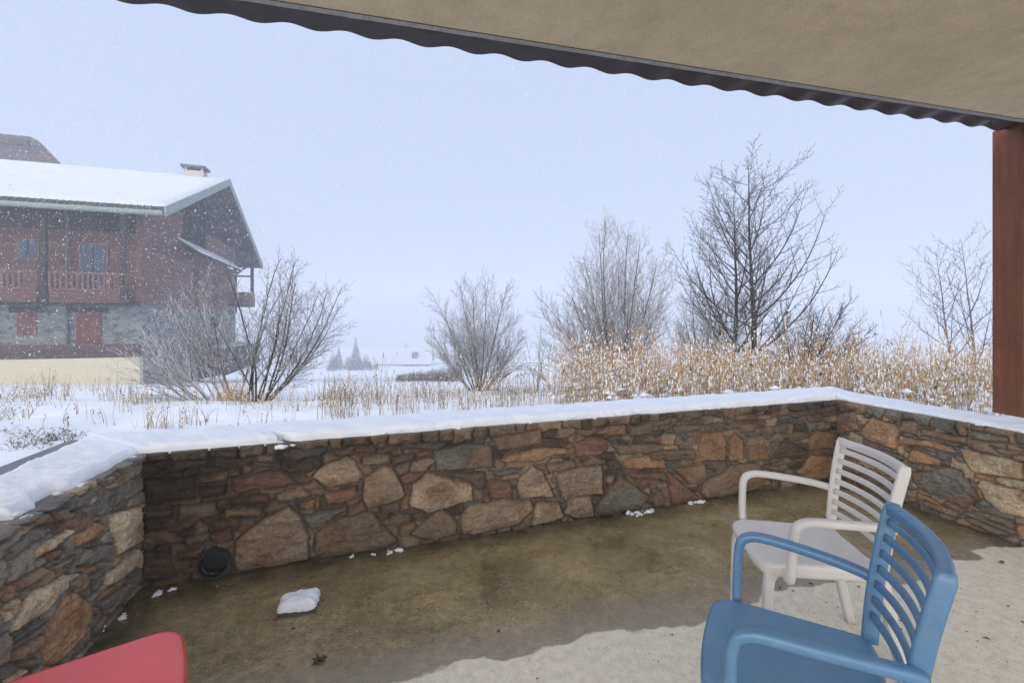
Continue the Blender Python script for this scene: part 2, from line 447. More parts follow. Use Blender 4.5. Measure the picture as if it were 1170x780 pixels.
# ------------------------------------------------------------------ stone walls
PAL = {'t': (.270,.205,.150), 'T': (.34,.275,.195), 'o': (.275,.170,.098), 'r': (.180,.100,.074), 'b': (.190,.138,.098), 'd': (.095,.066,.050), 'g': (.132,.124,.108), 'G': (.172,.158,.130)}
STONES_BACK = [
 ("t",[(0.45,0.176),(0.58,0.286),(0.72,0.338),(0.79,0.256),(0.83,0.144),(0.83,0.017),(0.67,0.004),(0.46,0.008),(0.44,0.063)]),
 ("r",[(0.42,0.543),(0.69,0.552),(0.75,0.479),(0.69,0.46),(0.44,0.445)]),
 ("b",[(0.64,0.42),(0.79,0.448),(0.84,0.382),(0.67,0.364)]),
 ("b",[(0.17,0.411),(0.35,0.412),(0.37,0.335),(0.17,0.325)]),
 ("o",[(0.39,0.357),(0.56,0.347),(0.57,0.3),(0.39,0.313)]),
 ("b",[(0.19,0.241),(0.32,0.253),(0.33,0.196),(0.21,0.2)]),
 ("r",[(0.33,0.245),(0.43,0.249),(0.44,0.184),(0.34,0.188)]),
 ("d",[(0.01,0.198),(0.14,0.159),(0.16,0.031),(0.04,0.024),(0.01,0.06)]),
 ("r",[(0.16,0.161),(0.3,0.175),(0.28,0.116),(0.17,0.117)]),
 ("b",[(0.26,0.574),(0.41,0.576),(0.4,0.52),(0.27,0.523)]),
 ("d",[(0.26,0.514),(0.4,0.505),(0.39,0.439),(0.27,0.447)]),
 ("d",[(0.42,0.422),(0.61,0.424),(0.62,0.37),(0.42,0.378)]),
 ("b",[(0.77,0.339),(0.86,0.366),(0.86,0.266),(0.78,0.271)]),
 ("d",[(0.01,0.577),(0.25,0.562),(0.25,0.444),(0.02,0.431)]),
 ("b",[(0.02,0.401),(0.14,0.391),(0.14,0.36),(0.02,0.365)]),
 ("d",[(0.01,0.361),(0.1,0.353),(0.11,0.298),(0.01,0.282)]),
 ("t",[(0.84,0.494),(0.92,0.562),(1.04,0.599),(1.09,0.578),(1.14,0.473),(1.11,0.444),(0.94,0.412)]),
 ("t",[(1.13,0.318),(1.15,0.459),(1.24,0.523),(1.31,0.515),(1.37,0.394),(1.39,0.331),(1.36,0.295),(1.16,0.266)]),
 ("t",[(1.41,0.254),(1.44,0.387),(1.53,0.444),(1.6,0.423),(1.66,0.403),(1.9,0.296),(1.9,0.24),(1.69,0.217),(1.52,0.198)]),
 ("b",[(0.85,0.06),(0.87,0.173),(0.95,0.211),(1.18,0.255),(1.25,0.154),(1.34,0.04),(1.25,0.007),(0.89,0.0)]),
 ("b",[(1.42,0.069),(1.59,0.196),(1.64,0.195),(1.72,0.114),(1.72,0.03),(1.57,0.011),(1.46,0.041)]),
 ("t",[(1.75,0.141),(1.8,0.203),(2.07,0.216),(2.25,0.174),(2.27,0.117),(2.14,0.029),(1.83,0.012),(1.75,0.019)]),
 ("r",[(0.91,0.384),(1.1,0.413),(1.11,0.333),(0.92,0.319)]),
 ("b",[(1.13,0.594),(1.3,0.59),(1.3,0.53),(1.13,0.541)]),
 ("r",[(1.09,0.643),(1.22,0.641),(1.21,0.609),(1.09,0.616)]),
 ("b",[(0.77,0.35),(0.88,0.362),(0.89,0.302),(0.78,0.306)]),
 ("g",[(0.79,0.26),(1.04,0.303),(1.05,0.268),(0.94,0.225),(0.84,0.177)]),
 ("d",[(1.64,0.439),(1.92,0.417),(1.93,0.33),(1.84,0.332)]),
 ("g",[(1.57,0.591),(1.83,0.626),(1.95,0.598),(1.99,0.44),(1.59,0.454)]),
 ("o",[(2.03,0.488),(2.1,0.517),(2.34,0.54),(2.54,0.514),(2.52,0.478),(2.29,0.455),(2.06,0.456)]),
 ("b",[(1.96,0.646),(2.33,0.669),(2.34,0.57),(2.0,0.549)]),
 ("r",[(2.58,0.55),(2.73,0.583),(2.86,0.549),(2.86,0.478),(2.75,0.433),(2.61,0.446)]),
 ("o",[(2.73,0.607),(2.88,0.651),(3.01,0.657),(3.03,0.575),(2.88,0.576)]),
 ("b",[(3.05,0.646),(3.27,0.663),(3.25,0.557),(3.05,0.565)]),
 ("t",[(2.15,0.277),(2.17,0.357),(2.26,0.421),(2.34,0.375),(2.43,0.198),(2.41,0.178),(2.18,0.204)]),
 ("t",[(2.44,0.334),(2.52,0.37),(2.8,0.365),(2.82,0.15),(2.49,0.172)]),
 ("g",[(2.75,0.049),(2.97,0.268),(3.23,0.09),(3.12,0.0),(2.77,0.015)]),
 ("t",[(2.25,0.004),(2.29,0.155),(2.47,0.144),(2.51,0.028),(2.36,0.0)]),
 ("t",[(2.51,0.051),(2.54,0.154),(2.72,0.144),(2.75,0.0),(2.61,0.0)]),
 ("r",[(1.93,0.317),(1.96,0.354),(2.1,0.334),(2.12,0.215),(1.95,0.222)]),
 ("b",[(1.83,0.337),(1.9,0.306),(1.9,0.228),(1.83,0.218)]),
 ("b",[(3.25,0.08),(3.33,0.136),(3.37,0.032),(3.35,0.0),(3.26,0.0)]),
 ("o",[(2.99,0.386),(3.1,0.407),(3.37,0.389),(3.37,0.281),(3.01,0.319)]),
 ("r",[(3.01,0.288),(3.35,0.258),(3.31,0.205),(3.1,0.229)]),
 ("b",[(2.84,0.274),(2.93,0.288),(2.89,0.22),(2.85,0.233)]),
 ("b",[(2.36,0.418),(2.58,0.427),(2.59,0.371),(2.39,0.354)]),
 ("g",[(1.98,0.413),(2.2,0.412),(2.13,0.375),(1.99,0.372)]),
 ("b",[(2.88,0.516),(3.18,0.498),(3.37,0.464),(3.35,0.408),(2.95,0.438)]),
 ("o",[(3.69,0.412),(3.75,0.538),(3.93,0.523),(3.98,0.449),(3.98,0.283),(3.72,0.294)]),
 ("o",[(4.0,0.431),(4.07,0.512),(4.16,0.449),(4.17,0.272),(4.02,0.264)]),
 ("b",[(4.2,0.446),(4.35,0.474),(4.45,0.409),(4.45,0.245),(4.23,0.251)]),
 ("r",[(3.37,0.248),(3.41,0.25),(3.68,0.03),(3.67,0.0),(3.44,0.0)]),
 ("b",[(3.44,0.277),(3.76,0.274),(3.78,0.156),(3.6,0.131)]),
 ("b",[(3.71,0.057),(3.76,0.127),(4.04,0.238),(4.35,0.23),(4.39,0.104),(4.44,0.066),(4.29,0.0),(4.12,0.0),(3.75,0.0)]),
 ("o",[(4.77,0.095),(4.96,0.238),(5.2,0.206),(5.25,0.096),(5.1,0.0),(4.89,0.015)]),
 ("o",[(4.91,0.37),(5.0,0.456),(5.22,0.422),(5.23,0.272),(4.93,0.291)]),
 ("d",[(4.48,0.258),(4.64,0.426),(4.86,0.289),(4.82,0.217)]),
 ("b",[(3.23,0.431),(3.66,0.415),(3.67,0.329),(3.23,0.358)]),
 ("b",[(4.09,0.654),(4.31,0.655),(4.31,0.591),(4.09,0.598)]),
 ("b",[(4.12,0.572),(4.28,0.569),(4.28,0.496),(4.14,0.499)]),
 ("o",[(4.39,0.218),(4.55,0.169),(4.52,0.138)]),
 ("b",[(3.45,0.606),(3.71,0.602),(3.72,0.54),(3.47,0.545)]),
]
STONES_RIGHT = [
 ("o",[(0.24,0.479),(0.33,0.619),(0.53,0.606),(0.56,0.578),(0.54,0.399),(0.26,0.429)]),
 ("o",[(0.56,0.528),(0.92,0.528),(0.97,0.487),(0.58,0.464)]),
 ("b",[(0.56,0.562),(0.59,0.654),(0.71,0.661),(0.7,0.562)]),
 ("b",[(0.73,0.609),(1.02,0.615),(1.02,0.563),(0.73,0.561)]),
 ("o",[(0.66,0.443),(0.86,0.41),(0.85,0.369),(0.63,0.326)]),
 ("g",[(0.65,0.25),(0.92,0.382),(1.0,0.376),(1.09,0.213),(1.0,0.113),(0.69,0.147)]),
 ("T",[(0.97,0.532),(1.24,0.541),(1.33,0.519),(1.33,0.424),(1.06,0.381)]),
 ("T",[(1.09,0.301),(1.11,0.345),(1.3,0.355),(1.35,0.324),(1.35,0.177),(1.2,0.172),(1.12,0.226)]),
 ("b",[(0.73,0.066),(0.96,0.075),(0.96,0.021),(0.75,0.023)]),
 ("b",[(1.0,0.06),(1.27,0.047),(1.17,0.002),(1.02,0.026)]),
 ("b",[(0.58,0.1),(0.69,0.131),(0.69,0.032),(0.59,0.0)]),
 ("g",[(1.02,0.674),(1.26,0.665),(1.26,0.63),(1.04,0.61)]),
 ("g",[(1.04,0.12),(1.25,0.141),(1.28,0.079),(1.09,0.103)]),
 ("g",[(1.15,0.594),(1.32,0.593),(1.24,0.541)]),
 ("o",[(1.28,0.134),(1.35,0.139),(1.35,0.031),(1.29,0.029)]),
 ("b",[(-0.01,0.589),(0.2,0.648),(0.22,0.484),(0.01,0.398)]),
 ("b",[(0.39,0.38),(0.59,0.367),(0.59,0.333),(0.4,0.338)]),
]
STONES_LEFT = [
 ("T",[(0.32,0.521),(0.04,0.454),(0.03,0.255),(0.25,0.288)]),
 ("T",[(0.33,0.251),(0.06,0.24),(0.06,0.152),(0.27,0.166),(0.35,0.192)]),
 ("g",[(0.14,0.152),(0.01,0.122),(0.01,0.024),(0.09,0.036)]),
 ("g",[(0.41,0.154),(0.13,0.102),(0.14,0.025),(0.32,0.035)]),
 ("o",[(0.75,0.193),(0.73,0.252),(0.63,0.314),(0.57,0.3),(0.48,0.203),(0.45,0.135),(0.52,0.071),(0.68,0.078),(0.75,0.124)]),
 ("T",[(0.92,0.373),(0.85,0.438),(0.61,0.395),(0.63,0.336),(0.76,0.325),(0.91,0.34)]),
 ("T",[(0.83,0.551),(0.79,0.592),(0.62,0.58),(0.6,0.551),(0.7,0.538)]),
 ("o",[(0.58,0.532),(0.43,0.534),(0.37,0.494),(0.41,0.456),(0.56,0.472)]),
 ("b",[(0.71,0.47),(0.58,0.45),(0.59,0.426),(0.7,0.439)]),
 ("b",[(0.9,0.527),(0.76,0.504),(0.73,0.467),(0.74,0.445),(0.89,0.479)]),
 ("g",[(0.48,0.313),(0.39,0.287),(0.38,0.211),(0.45,0.222)]),
 ("g",[(0.62,0.354),(0.51,0.347),(0.5,0.287),(0.59,0.305)]),
 ("g",[(0.96,0.653),(0.85,0.669),(0.76,0.652),(0.74,0.614),(0.94,0.604)]),
 ("b",[(0.91,0.278),(0.77,0.256),(0.77,0.198),(0.9,0.235)]),
 ("g",[(0.91,0.321),(0.76,0.314),(0.75,0.278),(0.9,0.298)]),
 ("T",[(0.96,0.448),(0.92,0.431),(0.93,0.397),(0.96,0.401)]),
 ("b",[(0.89,0.225),(0.79,0.187),(0.8,0.141)]),
 ("g",[(0.57,0.399),(0.5,0.445),(0.3,0.379),(0.3,0.312),(0.48,0.35)]),
 ("b",[(0.96,0.541),(0.91,0.52),(0.9,0.468),(0.96,0.466)]),
 ("r",[(0.76,0.536),(0.65,0.518),(0.65,0.479),(0.74,0.491)]),
]

PIPE_S, PIPE_Z, PIPE_R = .35, .090, .080

def seg_dist(px, pz, a, b):
    ax, az = a; bx, bz = b
    dx, dz = bx-ax, bz-az; L2 = dx*dx+dz*dz+1e-12
    t = np.clip(((px-ax)*dx+(pz-az)*dz)/L2, 0, 1)
    return np.hypot(px-ax-t*dx, pz-az-t*dz)

def facing(name, P, d, n, length, stones, seed, wet, parent, res=.0065, s0=0.0, top=TOP, gain=1.0):
    rng = np.random.default_rng(seed)
    s = np.arange(s0, length+res, res); z = np.append(np.arange(-.02, top+.001, res), [top+.0006, top+.0012])
    S, Zg = np.meshgrid(s, z); shp = S.shape
    Sw = S + (fbm(S*9, Zg*9, 3, seed)-.5)*.055 + (fbm(S*40, Zg*40, 2, seed+5)-.5)*.012
    Zw = Zg + (fbm(S*9+31, Zg*9, 3, seed+1)-.5)*.055 + (fbm(S*40, Zg*40+7, 2, seed+6)-.5)*.012
    # fill stones laid in rough flat courses
    seeds = []
    zz = -.03
    while zz < top+.04:
        h = rng.uniform(.045, .095); ss = s0-rng.uniform(0, .2)
        while ss < length+.2:
            w = rng.uniform(.08, .30) if h < .07 else rng.uniform(.07, .2)
            seeds.append((ss+w/2+rng.normal(0, .01), zz+h/2+rng.normal(0, .010), w/2, h/2)); ss += w
        zz += h
    polys = [np.array(p) for _, p in stones]
    def near_poly(a, b):
        for p in polys:
            if in_poly(np.array([a]), np.array([b]), p)[0]: return True
            for i in range(len(p)):
                if seg_dist(a, b, p[i], p[(i+1) % len(p)]) < .004: return True
        return False
    def in_any(a, b):
        return any(in_poly(np.array([a]), np.array([b]), p)[0] for p in polys if p[:,0].min() < a < p[:,0].max() and p[:,1].min() < b < p[:,1].max())
    seeds = [q for q in seeds if not near_poly(q[0], q[1])]
    for q in range(2600):        # small stones wedged into what is left
        a = rng.uniform(s0, length); b = rng.uniform(0, top)
        if in_any(a, b): continue
        if min((((abs(a-k[0])/k[2])**4+(abs(b-k[1])/k[3])**4)**.25 for k in seeds if abs(a-k[0]) < .5), default=9) > 1.12:
            seeds.append((a, b, rng.uniform(.028, .07), rng.uniform(.016, .032)))
    F1 = np.full(shp, 1e9); F2 = np.full(shp, 1e9); ID = np.zeros(shp, int); MH = np.full(shp, .03)
    for k, (a, b, w, h) in enumerate(seeds):
        ds = np.abs(Sw-a)/w; dz = np.abs(Zw-b)/h
        dd = (ds**5+dz**5)**.2
        m = dd < F1
        F2 = np.where(m, F1, np.minimum(F2, dd)); F1 = np.where(m, dd, F1)
        ID = np.where(m, k, ID); MH = np.where(m, min(w, h), MH)
    E = np.minimum((F2-F1)*MH*.85, (1.75-F1)*MH*.8)
    big = np.zeros(shp, bool)
    EP = np.full(shp, 9.0)
    for k, p in enumerate(polys):
        lo = p.min(0)-.09; hi = p.max(0)+.09
        i0, i1 = np.searchsorted(s, [lo[0], hi[0]]); j0, j1 = np.searchsorted(z, [lo[1], hi[1]])
        if i1 <= i0 or j1 <= j0: continue
        sl = (slice(j0, j1), slice(i0, i1))
        a = S[sl]*.55+Sw[sl]*.45; b = Zg[sl]*.55+Zw[sl]*.45
        dist = np.full(a.shape, 9.0)
        for i in range(len(p)): dist = np.minimum(dist, seg_dist(a, b, p[i], p[(i+1) % len(p)]))
        inn = in_poly(a, b, p)
        sub = ID[sl]; sub[inn] = len(seeds)+k; ID[sl] = sub
        e = EP[sl]; e = np.minimum(e, dist); EP[sl] = e
        bb = big[sl]; bb |= inn; big[sl] = bb
    E = np.where(big, EP, np.minimum(E, EP))
    ntot = len(seeds)+len(polys)
    depth = rng.uniform(.008, .026, ntot); tx = rng.normal(0, .035, ntot); tz = rng.normal(0, .05, ntot)
    cx = np.zeros(ntot); cz = np.zeros(ntot); col = np.zeros((ntot, 3)); rnd = rng.uniform(.05, .16, ntot)
    keys = ['b', 'b', 'd', 'g', 'b', 'r', 'd', 'b', 't'] if wet > .5 else (['b', 'g', 'g', 'T', 'b', 'o', 'g'] if wet < .15 else ['g', 'g', 'G', 'G', 'b', 'G', 'T'])
    for k, (a, b, w, h) in enumerate(seeds):
        cx[k], cz[k] = a, b; col[k] = np.array(PAL[keys[rng.integers(len(keys))]])*rng.uniform(.7, 1.1)
        if b > top-.055: depth[k] += .014
    for k, (kk, p) in enumerate(stones):
        c = np.array(p).mean(0); cx[len(seeds)+k], cz[len(seeds)+k] = c
        col[len(seeds)+k] = np.array(PAL[kk])*rng.uniform(.85, 1.15); depth[len(seeds)+k] = rng.uniform(.016, .030)
    prof = sstep(.0005, .011, E)*.85 + sstep(.008, .05, E)*.15
    rel = depth[ID] + tx[ID]*(S-cx[ID]) + tz[ID]*(Zg-cz[ID])
    crag = (fbm(S*16+ID*3.7, Zg*46+ID*1.3, 4, seed+2)-.5)*.018 + (.25-np.abs(fbm(S*30+ID*5.1, Zg*42+ID*2.7, 3, seed+30)-.5))*.030 - .0045 + (fbm(S*90, Zg*110, 3, seed+4)-.5)*.006
    mort = -.014 + (fbm(S*30, Zg*30, 3, seed+3)-.5)*.014
    D = mort*(1-prof) + (rel+crag)*prof
    D = D + (fbm(S*1.6, Zg*1.6, 2, seed+9)-.5)*.02
    mc = np.array((.098,.083,.066))*(.75 if wet > .5 else 1.1)
    cm = sstep(.0005, .005, E)[..., None]
    C = mc*(1-cm)+col[ID]*cm
    tint = fbm(S*5+ID*7.1, Zg*8+ID*2.3, 3, seed+12)[..., None]
    C = C*(.72+.6*tint)
    rust = sstep(.58, .72, fbm(S*7+ID*2.9, Zg*9, 3, seed+14))[..., None]*cm
    C = C*(1-rust*.55)+np.array((.20,.105,.055))*rust*.55
    # water stains run down under the coping and soak up from the floor
    stain = sstep(.45, .7, fbm(S*4.5, Zg*.9, 3, seed+20))*sstep(top-.30, top-.02, Zg)*.6 + (1-sstep(.0, .10, Zg+.03*fbm(S*6, Zg*0, 2, seed)))*.55
    if wet > .5: stain = np.clip(stain + .75*(1-sstep(.05, .85, S))*sstep(.1, .5, Zg) + .35*sstep(.46,.66,Zg)*(1-sstep(.5,2.2,S)) + .3*sstep(4.5,5.2,S), 0, .9)
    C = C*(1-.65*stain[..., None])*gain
    D[-2] = np.minimum(D[-3], -.018); D[-1] = -.10; Zg = Zg.copy(); Zg[-2:] = top+.001
    px = P.x+d.x*S+n.x*D; py = P.y+d.y*S+n.y*D
    V = np.stack([px, py, Zg], -1)
    ns, nz = len(s), len(z)
    idx = np.arange(ns*nz).reshape(nz, ns)
    q = np.ones((nz-1, ns-1), bool)
    if wet > .5:
        q &= np.hypot(S-PIPE_S, Zg-PIPE_Z)[:-1, :-1] > PIPE_R-.008
    faces = np.stack([idx[:-1,:-1][q], idx[:-1,1:][q], idx[1:,1:][q], idx[1:,:-1][q]], -1)
    # normals should face the terrace
    a = V.reshape(-1, 3)[faces[0]]
    nn = np.cross(a[1]-a[0], a[2]-a[0])
    if nn[0]*n.x+nn[1]*n.y < 0: faces = faces[:, ::-1]
    o = mesh_np(name, V, faces, M['stone'], parent)
    ca = o.data.attributes.new('stone_col', 'FLOAT_COLOR', 'POINT')
    ca.data.foreach_set('color', np.concatenate([C.reshape(-1, 3), np.ones((C.size//3, 1))], 1).astype(np.float32).ravel())
    wa = o.data.attributes.new('wet', 'FLOAT', 'POINT')
    wa.data.foreach_set('value', (np.clip(stain+.35*wet, 0, 1)).astype(np.float32).ravel())
    return o

p0 = off_path(.045); p1 = off_path(TH); p2 = off_path(.19)
def core(name, a, b, c, d, z0, z1, mat, parent):
    m = MB(); m.prism([(q.x, q.y) for q in (a, b, c, d)], 'z', z0, z1)
    return m.build(name, mat, parent, bevel=.01)
wallB = thing('stone_wall', (WL.x, WL.y, 0), 0, 'long low rubble stone wall along the back of the terrace, with the drain pipe at its foot', 'wall')
wallL = thing('stone_wall', (WL.x, WL.y, 0), 0, 'short rubble stone wall on the left, beside the red chair', 'wall')
wallR = thing('stone_wall', (WR.x, WR.y, 0), 0, 'rubble stone wall on the right that carries the wooden post', 'wall')
def keep_parent(o, root):
    o.parent = root; o.matrix_parent_inverse = Matrix.Translation(-Vector(root.location))
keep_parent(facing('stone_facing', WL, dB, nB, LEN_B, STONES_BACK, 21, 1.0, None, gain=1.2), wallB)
keep_parent(facing('stone_facing', WL, dL, nL, LEN_L, STONES_LEFT, 33, .2, None, gain=2.1), wallL)  # gain lightens the left wall's stone colour to stand in for light
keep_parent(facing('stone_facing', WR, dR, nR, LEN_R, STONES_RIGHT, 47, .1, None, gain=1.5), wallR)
# cores; the back core leaves the bore of the drain pipe open
eps = .0015
bi = [p0[1], p0[2]]; bo = [p1[1], p1[2]]
def bpt(pa, s): return pa[0]+(pa[1]-pa[0]).normalized()*s
mcore = MB()
sA, sB = PIPE_S-.085, PIPE_S+.085
def bprism(s0, s1, z0, z1):
    off = lambda s, o: WL+dB*s-nB*o
    mcore.prism([(q.x, q.y) for q in (off(s0,.045), off(s1,.045), off(s1,TH), off(s0,TH))], 'z', z0, z1)
bprism(-.02, sA, -.3, TOP); bprism(sB, LEN_B+.02, -.3, TOP); bprism(sA, sB, .18, TOP); bprism(sA, sB, -.3, .004)
keep_parent(mcore.build('wall_core', M['mortar']), wallB)
keep_parent(core('wall_core', p0[0], p0[1]-dL*.02, p1[1], p1[0], -.3, TOP-.003, M['mortar'], None), wallL)
keep_parent(core('wall_core', p0[2]-dR*.02, p0[3], p1[3], p1[2], -.3, TOP-.002, M['mortar'], None), wallR)
# grey edge strip along the outside of the left wall
a = off_path(TH-.05); b = off_path(TH+.12)
e = core('edge_strip', a[0], a[1]+dL*.05, b[1]+dL*.10, b[0], .2, TOP+.03, M['edge_strip'], None)
e.parent = None
keep_parent(e, wallL)

# drain pipe through the foot of the back wall
pc = WL+dB*PIPE_S
pipe = thing('drain_pipe', (pc.x, pc.y, PIPE_Z), math.atan2(dB.y, dB.x), 'round grey drain pipe opening at the foot of the back wall', 'pipe')
def ring_tube(name, r0, r1, y0, y1, mat, parent, k=40):
    vs = []; fs = []
    for (r, y) in ((r0, y0), (r1, y0), (r1, y1), (r0, y1)):
        for j in range(k):
            a = 2*PI*j/k; vs.append((r*math.cos(a), y, r*math.sin(a)))
    for g in range(4):
        for j in range(k):
            fs.append((g*k+j, g*k+(j+1)%k, ((g+1)%4)*k+(j+1)%k, ((g+1)%4)*k+j))
    m = MB(); m.add(vs, fs); return m.build(name, mat, parent, smooth=False)
ring_tube('pipe_wall', PIPE_R-.009, PIPE_R, -.055, .055, M['pipe'], pipe)
ring_tube('rim', PIPE_R-.010, PIPE_R+.001, -.061, -.043, M['pipe'], pipe)
m = MB(); m.prism([(.074*math.cos(2*PI*j/24), .074*math.sin(2*PI*j/24)) for j in range(24)], 'y', .040, .052)
m.build('bore_shade', M['foot'], pipe)  # dark plate stands in for the shade deep in the bore

# ------------------------------------------------------------------ snow lying along the wall
def snow_cap():
    path = []
    o_in, o_out = 0.0, TH+.05
    segs = [(0, 1, .011), (1, 2, .011), (2, 3, .011)]
    A = off_path(-.028); B = off_path(TH+.10); B0 = off_path(TH-.06)[0]; B[0] = B0
    ncross = 30
    rows = []; sacc = 0
    for (i, j, st) in segs:
        L = (A[j]-A[i]).length; n = max(2, int(L/st))
        for k in range(n + (1 if j == 3 else 0)):
            f = k/n
            rows.append((A[i].lerp(A[j], f), B[i].lerp(B[j], f), sacc+L*f, i))
        sacc += L
    LA = (A[1]-A[0]).length; LB = (A[2]-A[1]).length
    ss = np.array([r[2] for r in rows])
    inn = .018 + .030*fbm(ss*3.2, ss*0, 3, 2) + .020*fbm(ss*11, ss*0+3, 2, 6) + .014*(fbm(ss*48, ss*0+1, 3, 7)-.5)   # how far back from the face it begins
    # bitten edge on the left wall and the notch in the back wall
    dl = LA-ss
    def bite(c, w, dpt): return dpt*np.exp(-((dl-c)/w)**2)
    inn = inn + np.where(ss < LA, .02+.05*sstep(.55,.62,dl)*(1-sstep(.72,.76,dl)) + .055*sstep(.86,.9,dl)*(1-sstep(.95,1.1,dl)), 0)
    db = ss-LA
    inn = inn + .10*np.exp(-((db-.70)/.028)**4)
    inn = inn + np.where(db > LB, .03, 0)
    th = .048 + .014*(fbm(ss*1.4, ss*0+8, 3, 9)-.5)
    th = th + np.where(ss < LA, -.006, 0) - np.where(db > LB, .022*sstep(LB, LB+.3, db), 0)
    V = []
    for r, (a, b, s, i) in enumerate(rows):
        W = (b-a).length; d = (b-a)/W
        for c in range(ncross):
            t = c/(ncross-1)
            w = inn[r] + (W-inn[r])*t**1.5
            x = a+d*w; e = w-inn[r]
            if c == 0: z = TOP-.012
            else:
                ez = min(1, e/.05)
                z = TOP + th[r]*math.sqrt(max(0, 1-(1-ez)**2))
            V.append((x.x, x.y, z))
    V = np.array(V)
    amp = np.tile(np.array([0, .3]+[1]*(ncross-2)), len(rows))
    V[:, 2] += amp*((fbm(V[:, 0]*7, V[:, 1]*7, 3, 13)-.5)*.022+(fbm(V[:, 0]*38, V[:, 1]*38, 3, 14)-.5)*.010)
    # the outer edge sinks into the field
    outer = np.tile(np.array([0]*(ncross-3)+[.02,.07,.22]), len(rows)); V[:, 2] -= outer
    n = len(rows); idx = np.arange(n*ncross).reshape(n, ncross)
    f = np.stack([idx[:-1,:-1], idx[:-1,1:], idx[1:,1:], idx[1:,:-1]], -1).reshape(-1, 4)
    a = V[f[0]]; nn = np.cross(a[1]-a[0], a[2]-a[0])
    if nn[2] < 0: f = f[:, ::-1]
    return mesh_np('wall_snow', V, f, M['snow'])
tag(snow_cap(), 'thick soft snow lying along the top of the terrace walls', None, None, 'stuff')

# ------------------------------------------------------------------ roof over the terrace
rd = Vector((.970, .246)).normalized(); rn = Vector((-rd.y, rd.x))
RO = Vector((-1.85, 2.03))            # a point under the outer edge of the tin sheet
def rp(s, o, z): q = RO+rd*s+rn*o; return (q.x, q.y, z)
roof = thing('terrace_roof', rp(2.5, -1.5, 2.78), 0, 'plastered ceiling of the terrace roof with wavy brown tin edge', 'roof')
m = MB()
S0, S1 = -4.5, 9.0
def slab(m, o0, o1, z0, z1):
    vs = [rp(S0,o0,z0), rp(S1,o0,z0), rp(S1,o1,z0), rp(S0,o1,z0), rp(S0,o0,z1), rp(S1,o0,z1), rp(S1,o1,z1), rp(S0,o1,z1)]
    m.add(vs, [(0,3,2,1),(4,5,6,7),(0,1,5,4),(1,2,6,5),(2,3,7,6),(3,0,4,7)])
slab(m, -3.7, -.300, 2.780, 2.97)
keep_parent(m.build('ceiling', M['ceiling']), roof)
# rough lip at the slab edge
nS = 900; ss = np.linspace(S0, S1, nS)
rows = []
for k, (o, z) in enumerate(((-.299, 2.792), (-.272, 2.790), (-.240, 2.792), (-.236, 2.83), (-.236, 2.87))):
    j = (fbm(ss*9, ss*0+k, 3, 40)-.5)*.030*(1 if k in (2,3) else .25) + (fbm(ss*45, ss*0+k, 2, 41)-.5)*.014
    q = np.array([rp(a, o+j[i]*.6, z+j[i]*.5) for i, a in enumerate(ss)])
    rows.append(q)
V = np.stack(rows, 1).reshape(-1, 3); k = len(rows)
idx = np.arange(nS*k).reshape(nS, k)
f = np.stack([idx[:-1,:-1], idx[1:,:-1], idx[1:,1:], idx[:-1,1:]], -1).reshape(-1, 4)
keep_parent(mesh_np('slab_lip', V, f, M['bare_slab']), roof)
m = MB(); slab(m, -.298, -.285, 2.784, 2.86); keep_parent(m.build('drip_groove', M['slab_dark']), roof)
# corrugated tin sheet
nS = 1300; ss = np.linspace(S0, S1, nS); per = .262
wv = .0105*np.cos(ss/per*2*PI)+.004*(fbm(ss*2.1, ss*0, 2, 15)-.5)
prof = [(.0, .0), (-.12, .012), (-.30, .030)]
V = []
for o, dz in prof:
    V.append(np.array([rp(a, o, 2.862+dz+wv[i]) for i, a in enumerate(ss)]))
for o, dz in prof[::-1]:
    V.append(np.array([rp(a, o, 2.862+dz+wv[i]+.007) for i, a in enumerate(ss)]))
V = np.stack(V, 1).reshape(-1, 3); k = 6
idx = np.arange(nS*k).reshape(nS, k); idn = np.roll(idx, -1, axis=1)
f = np.stack([idx[:-1], idx[1:], idn[1:], idn[:-1]], -1).reshape(-1, 4)
keep_parent(mesh_np('tin_sheet', V, f, M['tin']), roof)
m = MB(); slab(m, -.31, -.24, 2.915, 2.95); keep_parent(m.build('batten', M['slab_dark']), roof)

# wooden post on the right wall
ang = math.atan2(dR.y, dR.x)
pp = Vector((3.735, 3.39))
PZ = TOP+.03
post = thing('wooden_post', (pp.x+.125, pp.y+.06, PZ), 0, 'square red-brown stained timber post standing on the right wall', 'post')
m = MB(); m.box((-.125,-.11,-.022), (.125,.11,2.905-PZ)); m.build('timber', M['post'], post, bevel=.008)
m = MB(); m.box((-.01,-.150,-.034),(.16,-.113,-.012)); m.box((.02,-.126,-.012),(.12,-.1115,.07)); m.box((.05,-.14,.005),(.09,-.127,.04))
m.build('foot_bracket', M['iron'], post, bevel=.003)

